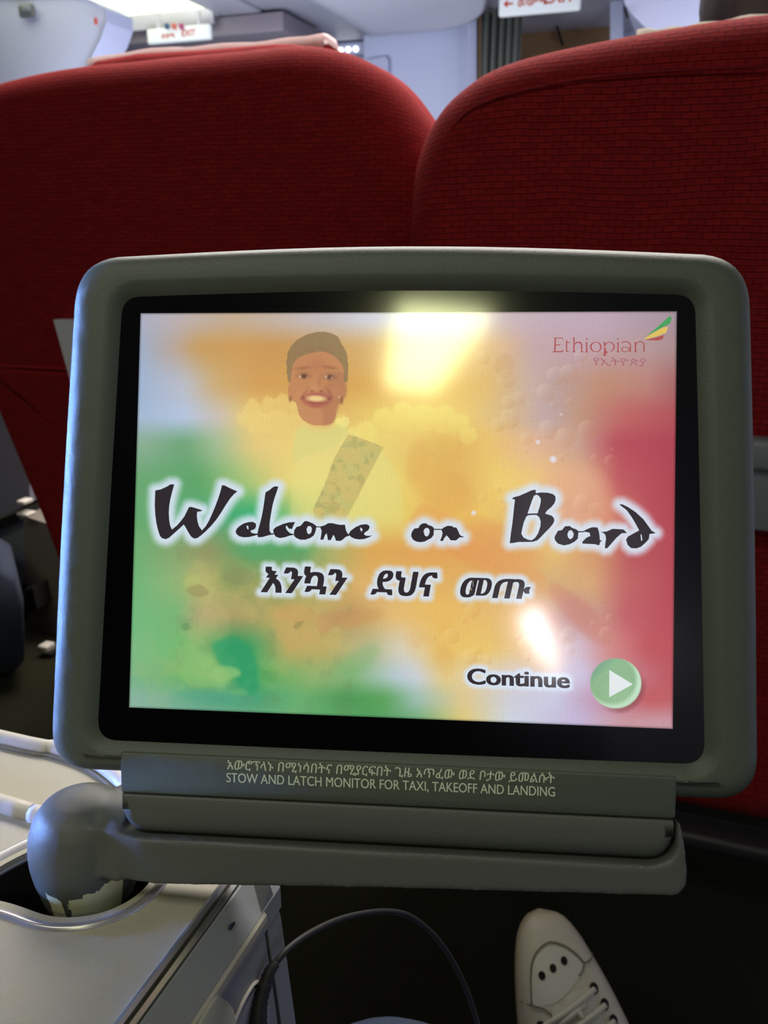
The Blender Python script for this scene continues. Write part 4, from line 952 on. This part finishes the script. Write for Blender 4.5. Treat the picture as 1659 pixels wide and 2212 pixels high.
# placeholder so that lettering can be parented; replaced by the mesh below
bpy.data.objects.remove(scr)
me = bpy.data.meshes.new('screen')
scr = bpy.data.objects.new('screen', me); COL.objects.link(scr); scr.parent = mon; scr_holder = scr
fit_text('amharic_lettering', 'እንኳን', (566, 1220), (752, 1227), (563, 1279), MS['ink'], .00014, .012, .12, 14, wide=.024)
fit_text('amharic_lettering', 'ደህና', (803, 1231), (946, 1236), (800, 1285), MS['ink'], .00014, .012, .12, 14, wide=.024)
fit_text('amharic_lettering', 'መጡ', (996, 1247), (1148, 1252), (993, 1290), MS['ink'], .00014, .012, .12, 14, wide=.024)
fit_text('continue_lettering', 'Continue', (1009, 1443), (1231, 1452), (1009, 1478), MS['ink'], .00014, .014, 0, 11, wide=.022)
for P in letters: on_screen('title_lettering', P, MS['ink'])
blend(stamp_halo()*.93, (214, 226, 242))
# title letters keep their counters light; play button disc (printed shading of a button)
dd = np.hypot(PX-1336, PY-1482)
blend(np.clip((62-dd)/10, 0, 1)*np.clip(((PX-1336)+(PY-1482))/60, 0, 1)*.5, (120, 60, 60))
bd = np.clip((56-np.hypot(PX-1330, (PY-1476)*1.02))/2, 0, 1)
blend(bd, (140, 182, 138))
blend(bd*np.clip((np.hypot(PX-1322, PY-1468)-48)/10, 0, 1), (196, 226, 200))
blend(bd*np.clip((46-np.hypot(PX-1338, PY-1500))/30, 0, 1)*.3, (170, 205, 160))
blend(bd*np.clip((-(PX-1330)-(PY-1476)-48)/20, 0, 1)*.6, (110, 160, 130))
# small frame lines near the edge of the picture
ed = np.minimum(np.minimum(GXm+SW/2, SW/2-GXm), np.minimum(GYm+SH/2, SH/2-GYm))
A = A*(1-.35*np.clip((.0008-ed)/.0008, 0, 1))[..., None]

vs = np.zeros((NY*NX, 3)); vs[:, 0] = GXm.ravel(); vs[:, 1] = GYm.ravel()
idx = np.arange(NX*NY).reshape(NY, NX)
fc = np.stack([idx[:-1, :-1], idx[1:, :-1], idx[1:, 1:], idx[:-1, 1:]], -1).reshape(-1, 4)
me.vertices.add(len(vs)); me.vertices.foreach_set('co', vs.ravel())
me.loops.add(fc.size); me.loops.foreach_set('vertex_index', fc.ravel())
me.polygons.add(len(fc)); me.polygons.foreach_set('loop_start', np.arange(0, fc.size, 4)); me.polygons.foreach_set('loop_total', np.full(len(fc), 4))
me.update(calc_edges=True)
ca = me.color_attributes.new('picture', 'FLOAT_COLOR', 'POINT')
lin = s2l(np.clip(A, 0, 255)).reshape(-1, 3); ca.data.foreach_set('color', np.concatenate([lin, np.ones((len(lin), 1))], 1).ravel())
ul = me.uv_layers.new(name='UVMap'); ul.data.foreach_set('uv', vs[fc.ravel()][:, :2].ravel())
me.materials.append(MS['pic']); mlocal(scr)
# logo
def stroke(x0, y0, x1, y1, w):
    d = np.array((x1-x0, y1-y0), float); n_ = np.array((-d[1], d[0]))/np.linalg.norm(d)*w/2
    return [(x0+n_[0], y0+n_[1]), (x1+n_[0], y1+n_[1]), (x1-n_[0], y1-n_[1]), (x0-n_[0], y0-n_[1])]
def ringp(cx, cy, rx, ry, wx, wy):
    return [[(cx+rx*math.cos(t), cy+ry*math.sin(t)) for t in np.linspace(0, 2*math.pi, 28, endpoint=False)], [(cx+(rx-wx)*math.cos(t), cy+(ry-wy)*math.sin(t)) for t in np.linspace(0, 2*math.pi, 28, endpoint=False)]]
def archp(pts, w0, w1):
    P = catmull(pts, 5); up_, dn = [], []
    for i, p in enumerate(P):
        d = P[min(i+1, len(P)-1)]-P[max(i-1, 0)]; n_ = np.array((-d[1], d[0]))/np.linalg.norm(d); w = (w0+(w1-w0)*i/(len(P)-1))/2
        up_.append(tuple(p+n_*w)); dn.append(tuple(p-n_*w))
    return up_+dn[::-1]
sl = (1180, 670, 5.72)
def logo(polys, m=None): on_screen('logo_lettering', [crop(P, *sl) for P in polys], m or MS['logo'])
glyphs = [
 [[(95, 340), (205, 340), (207, 366), (200, 366), (196, 350), (120, 350), (118, 425), (175, 425), (175, 436), (118, 436), (116, 508), (195, 505), (207, 488), (212, 490), (205, 520), (80, 520), (80, 512), (97, 508), (102, 350), (85, 346)]],
 [[(248, 372), (258, 368), (258, 395), (292, 395), (292, 404), (258, 404), (256, 495), (262, 508), (280, 508), (280, 516), (255, 518), (242, 508), (244, 404), (232, 404), (232, 397), (246, 393)]],
 [[(330, 335), (350, 335), (350, 412), (375, 392), (405, 390), (430, 400), (444, 425), (446, 510), (460, 512), (460, 520), (415, 520), (415, 513), (430, 510), (428, 435), (415, 410), (395, 403), (370, 410), (350, 430), (350, 510), (362, 513), (362, 520), (318, 520), (318, 513), (334, 510), (334, 345), (325, 341)]],
 [[(485, 400), (507, 395), (507, 510), (520, 513), (520, 520), (478, 520), (478, 513), (491, 510), (491, 408), (485, 405)], ringp(500, 357, 10, 9, 5, 5)[0]],
 ringp(612, 455, 72, 64, 18, 9),
 [[(705, 398), (728, 393), (728, 548), (742, 556), (742, 564), (695, 564), (695, 556), (711, 550), (711, 408), (705, 404)], ringp(780, 455, 66, 63, 17, 9)[0], ringp(780, 455, 66, 63, 17, 9)[1]],
 [[(873, 400), (895, 395), (895, 510), (908, 513), (908, 520), (864, 520), (864, 513), (879, 510), (879, 408), (873, 405)], ringp(885, 357, 10, 9, 5, 5)[0]],
 [archp([(930, 410), (955, 393), (1000, 393), (1030, 410), (1038, 440), (1038, 518)], 9, 16)] ,
 ringp(978, 486, 52, 34, 12, 9),
 [archp([(1108, 425), (1130, 398), (1165, 390), (1195, 402), (1206, 430), (1206, 516)], 9, 16)],
 [[(1085, 400), (1110, 394), (1110, 510), (1122, 513), (1122, 520), (1078, 520), (1078, 513), (1093, 510), (1093, 408), (1085, 404)]]]
for P in glyphs: logo(P)
on_screen('logo_emblem', [crop([(1205,345),(1290,280),(1390,195),(1480,110),(1530,72),(1550,100),(1530,165),(1440,210),(1330,270)], *sl)], MS['lg'])
on_screen('logo_emblem', [crop([(1195,362),(1330,275),(1440,215),(1505,205),(1480,280),(1380,320),(1260,352)], *sl)], MS['ly'], .00016)
on_screen('logo_emblem', [crop([(1220,370),(1330,345),(1455,310),(1435,360),(1380,376),(1300,374)], *sl)], MS['lr'], .0002)
fit_text('logo_lettering', 'የኢትዮጵያ', (1282, 771), (1395, 773), (1282, 791), MS['amh'], .00014, -.004, 0)
on_screen('play_arrow', [[(1316, 1447), (1367, 1478), (1316, 1506)]], MS['tri'])
# stow notice printed on the lower lip
fit_text('notice_lettering', 'STOW AND LATCH MONITOR FOR TAXI, TAKEOFF AND LANDING', (489, 1669), (1199, 1700), (489, 1689.5), M['print'], .00285, .0, 0, 0, True, mon, .0028, wide=.010)
fit_text('notice_lettering', 'አውሮፕላኑ በሚነሳበትና በሚያርፍበት ጊዜ አጥፈው ወደ ቦታው ይመልሱት', (490, 1639), (1198, 1669), (490, 1664), M['print'], .00285, .0, .10, 0, False, mon, .0028, wide=.010)

# ================================================================== CABLE
cb_pts = [(556, 2290, .347), (557, 2225, .347), (562, 2165, .349), (580, 2105, .352), (620, 2052, .36), (680, 2010, .375), (750, 1981, .395), (830, 1969, .415), (890, 1982, .43), (950, 2035, .445), (1000, 2120, .455), (1032, 2212, .46), (1048, 2290, .45)]
cp = [atd(*p) for p in cb_pts]
cb = tag(empty('charging_cable', cp[0]), 'black cable looping from the console side over the dark floor', 'cable')
tube('cord', cp[2:], .00142, M['cable'], cb, 10, 8, cp[0])
tube('strain_relief', [cp[1], cp[2], cp[3], atd(596, 2080, .355)], lambda t: .0036-.0019*t + (.0004 if int(t*22) % 2 else 0), M['cable'], cb, 12, 8, cp[0])
tube('plug', [Vector((-.1425, cp[0].y-.004, cp[0].z-.03)), cp[0]-Vector((0, 0, .012)), cp[0], cp[1]], .0040, M['cable'], cb, 12, 4, cp[0])

# ================================================================== SNEAKER
PHI = math.radians(50)
dT = 0.80
toe = atd(1180, 1970, dT)
hz = Vector((fwd.x, fwd.y, 0)).normalized()
sv = (hz*math.cos(PHI)+Vector((0, 0, 1))*math.sin(PHI))            # heel -> toe
su = rgt.copy(); sw = su.cross(sv)                               # dorsal side, towards the viewer
SC = FPX/dT
heel_len = .285
sn_loc = toe - sv*heel_len
sn_loc = Vector((sn_loc.x, sn_loc.y, max(0, sn_loc.z-.03)))
sn = tag(empty('sneaker', sn_loc), 'white lace-up sneaker with three vent holes on the dark floor', 'shoe')
lx = catmull([(1180, 1968), (1150, 1982), (1130, 2015), (1121, 2065), (1118, 2130), (1120, 2212), (1128, 2300), (1150, 2450), (1165, 2560), (1195, 2612), (1240, 2628)], 5)
rx_ = catmull([(1180, 1968), (1225, 1978), (1258, 2012), (1282, 2050), (1306, 2092), (1334, 2148), (1362, 2215), (1384, 2300), (1376, 2450), (1340, 2560), (1300, 2612), (1240, 2628)], 5)
def edge_at(E, y):
    Yv = [p[1] for p in E]; Xv = [p[0] for p in E]; return float(np.interp(y, Yv, Xv))
def topz(v):   # height of the upper above the sole at distance v (m) behind the toe
    return float(np.interp(v, [0, .01, .03, .06, .10, .14, .20, .285], [.016, .030, .040, .046, .054, .064, .080, .085]))
def spt(px, py, w): return sn_pt((px-1180)/SC, (py-1970)/SC, w)
def sn_pt(u, v, w): return toe + su*u - sv*v + sw*(w-.045) - sn_loc
def hull(yv, t):    # cross-section: t in 0..1 from left rim over the top to right rim
    l, r = edge_at(lx, yv), edge_at(rx_, yv); c = (l+r)/2; hw = max(2.0, (r-l)/2)-3.0
    hw = max(hw, .5)
    a = math.pi*(1-t); v = (yv-1970)/SC; h = topz(v)
    ca, sa = math.cos(a), math.sin(a)
    x = c + hw*np.sign(ca)*abs(ca)**.75; z = .014+(h-.014)*abs(sa)**.75
    return x, z
def surf(px, py):
    l, r = edge_at(lx, py), edge_at(rx_, py); c = (l+r)/2; hw = max(3.0, (r-l)/2-3.0)
    q_ = min(.995, abs(px-c)/hw); ca = q_**(1/.75); sa = math.sqrt(max(0, 1-ca*ca)); h = topz((py-1970)/SC)
    return .014+(h-.014)*sa**.75
ysn = [1974, 1978, 1985, 1995, 2008, 2025, 2045, 2070, 2100, 2135, 2175, 2220, 2280, 2350, 2430, 2510, 2570, 2605, 2622]
rings = []
for yv in ysn:
    rings.append([spt(*(lambda h_: (h_[0], yv, h_[1]))(hull(yv, i/24))) for i in range(25)])
loft('upper', rings, M['shoe'], sn, closed=False)
out = [(p[0], p[1]) for p in lx[::2]] + [(p[0], p[1]) for p in rx_[::2][::-1]][1:]
oc = np.array(out)
ctr = oc.mean(0)
def so(s, w): return [spt(ctr[0]+(x-ctr[0])*s, ctr[1]+(y-ctr[1])*s, w) for x, y in out]
loft('sole', [so(.97, -.002), so(1.0, .002), so(1.0, .014), so(.985, .020), so(.955, .021)], M['rim'], sn, True, False)
def draw(name, pts, r, m, lift=.0006, n_=6):
    return tube(name, [tuple(spt(x, y, surf(x, y)+lift)) for x, y in pts], r, m, sn, 6, n_)
draw('seam', [(1139, 2148), (1141, 2095), (1147, 2065), (1160, 2045), (1185, 2030), (1215, 2036), (1240, 2052), (1256, 2068), (1272, 2064), (1284, 2056)], .0009, M['seam'])
draw('seam', [(1256, 2068), (1250, 2082), (1240, 2092)], .0008, M['seam'])
draw('seam', [(1122, 2146), (1139, 2148), (1160, 2152), (1176, 2162)], .0008, M['seam'])
def patch_disc(name, px, py, r, m, lift=.0008, ry=None):
    ry = ry or r
    c = spt(px, py, surf(px, py)+lift)
    ring = [spt(px+r*math.cos(t), py+ry*math.sin(t), surf(px+r*math.cos(t), py+ry*math.sin(t))+lift) for t in np.linspace(0, 2*math.pi, 16, endpoint=False)]
    low_ = [p-sw*.002 for p in ring]
    o = mesh_from(name, [c]+ring+low_, [(0, 1+i, 1+(i+1) % 16) for i in range(16)]+[(1+i, 17+i, 17+(i+1) % 16, 1+(i+1) % 16) for i in range(16)], m, sn, False)
    return o
for x, y in [(1163, 2092), (1187, 2078), (1212, 2064)]: patch_disc('vent_hole', x, y, 7.2, M['hole'], .0009, 8.5)
ey = [(1270, 2115), (1289, 2144), (1304, 2173), (1321, 2202), (1335, 2230), (1154, 2185), (1166, 2212), (1172, 2238)]
for x, y in ey: patch_disc('eyelet', x, y, 9.5, M['hole'], .0010, 11)
# tongue
tg = [(1178, 2150), (1222, 2120), (1262, 2112), (1300, 2230), (1310, 2300), (1190, 2300), (1172, 2200)]
n_ = len(tg)
tgv = [spt(x, y, surf(x, y)+.0005) for x, y in tg]+[spt(1235, 2200, surf(1235, 2200)+.0012)]
mesh_from('tongue', tgv, [(n_, i, (i+1) % n_) for i in range(n_)], M['toe'], sn)
# vamp insert (paler leather inside the curved seam)
vp = catmull([(1142, 2146), (1144, 2095), (1150, 2068), (1163, 2050), (1186, 2036), (1213, 2041), (1237, 2056), (1251, 2070), (1245, 2088), (1228, 2108), (1190, 2138)], 3, True)
vc = np.mean(vp, 0)
vr = [[tuple(spt(vc[0]+(p[0]-vc[0])*s, vc[1]+(p[1]-vc[1])*s, surf(vc[0]+(p[0]-vc[0])*s, vc[1]+(p[1]-vc[1])*s)+.0004)) for p in vp] for s in (1, .8, .6, .4, .2, .05)]
loft('toe_panel', vr, M['toe'], sn, False, True)
def lace(p0, p1, w=.0026, lift=.0022):
    pts = []
    for t in np.linspace(0, 1, 6):
        x = p0[0]+(p1[0]-p0[0])*t; y = p0[1]+(p1[1]-p0[1])*t
        pts.append(tuple(spt(x, y, surf(x, y)+lift+.0022*math.sin(math.pi*t))))
    return tube('lace', pts, w, M['lace'], sn, 8, 2)
for p0, p1 in [((1154, 2186), (1270, 2116)), ((1166, 2212), (1289, 2145)), ((1186, 2180), (1244, 2142)), ((1172, 2238), (1304, 2174)), ((1210, 2236), (1321, 2203)), ((1240, 2172), (1226, 2150)), ((1190, 2250), (1335, 2231))]:
    lace(p0, p1)
patch_disc('lace_tip', 1190, 2182, 6, M['hole'], .006, 5)

# ================================================================== viewer's legs in jeans
knee = atd(794, 2210, .56) - Vector((0, .02, .032))
heel = sn_pt(.03, .235, .10)+sn_loc
legs = tag(empty('person', (0.05, .1, .3)), 'seated viewer in blue jeans, only one knee tip showing', 'person')
hipc = Vector((.10, -.20, .455))
kr = Vector((.16, .22, .40))
sh_ = kr.lerp(heel, .55)+Vector((0, -.02, -.02))
lk = knee; lf = Vector((knee.x+.0, knee.y+.06, .06))
# separate seat cushion keeps the figure carried
skin_obj('trousers', [hipc, hipc+Vector((.08, .02, 0)), kr, sh_, heel+Vector((.0, -.02, .02)), hipc+Vector((-.08, .02, 0)), lk, (lk+lf)/2, lf, Vector((.02, .28, .45))],
         [(0, 1), (1, 2), (2, 3), (3, 4), (0, 5), (5, 9), (9, 6), (6, 7), (7, 8)], [.10, .085, .062, .052, .045, .085, .056, .052, .05, .066], M['denim'], legs, legs.location, 3)
vs_ = tag(empty('airline_seat', (.1, -.3, 0)), 'red seat carrying the viewer, behind the camera', 'seat')
wbox('cushion', -.11, .40, -.42, .10, .20, .335, M['red2'], vs_, .04, vs_.location)
wbox('seat_frame', -.08, .36, -.40, .05, 0, .20, M['frame'], vs_, .01, vs_.location)
for o in (vs_.children):
    if not o.data.uv_layers: o.data.uv_layers.new(name='UVMap')
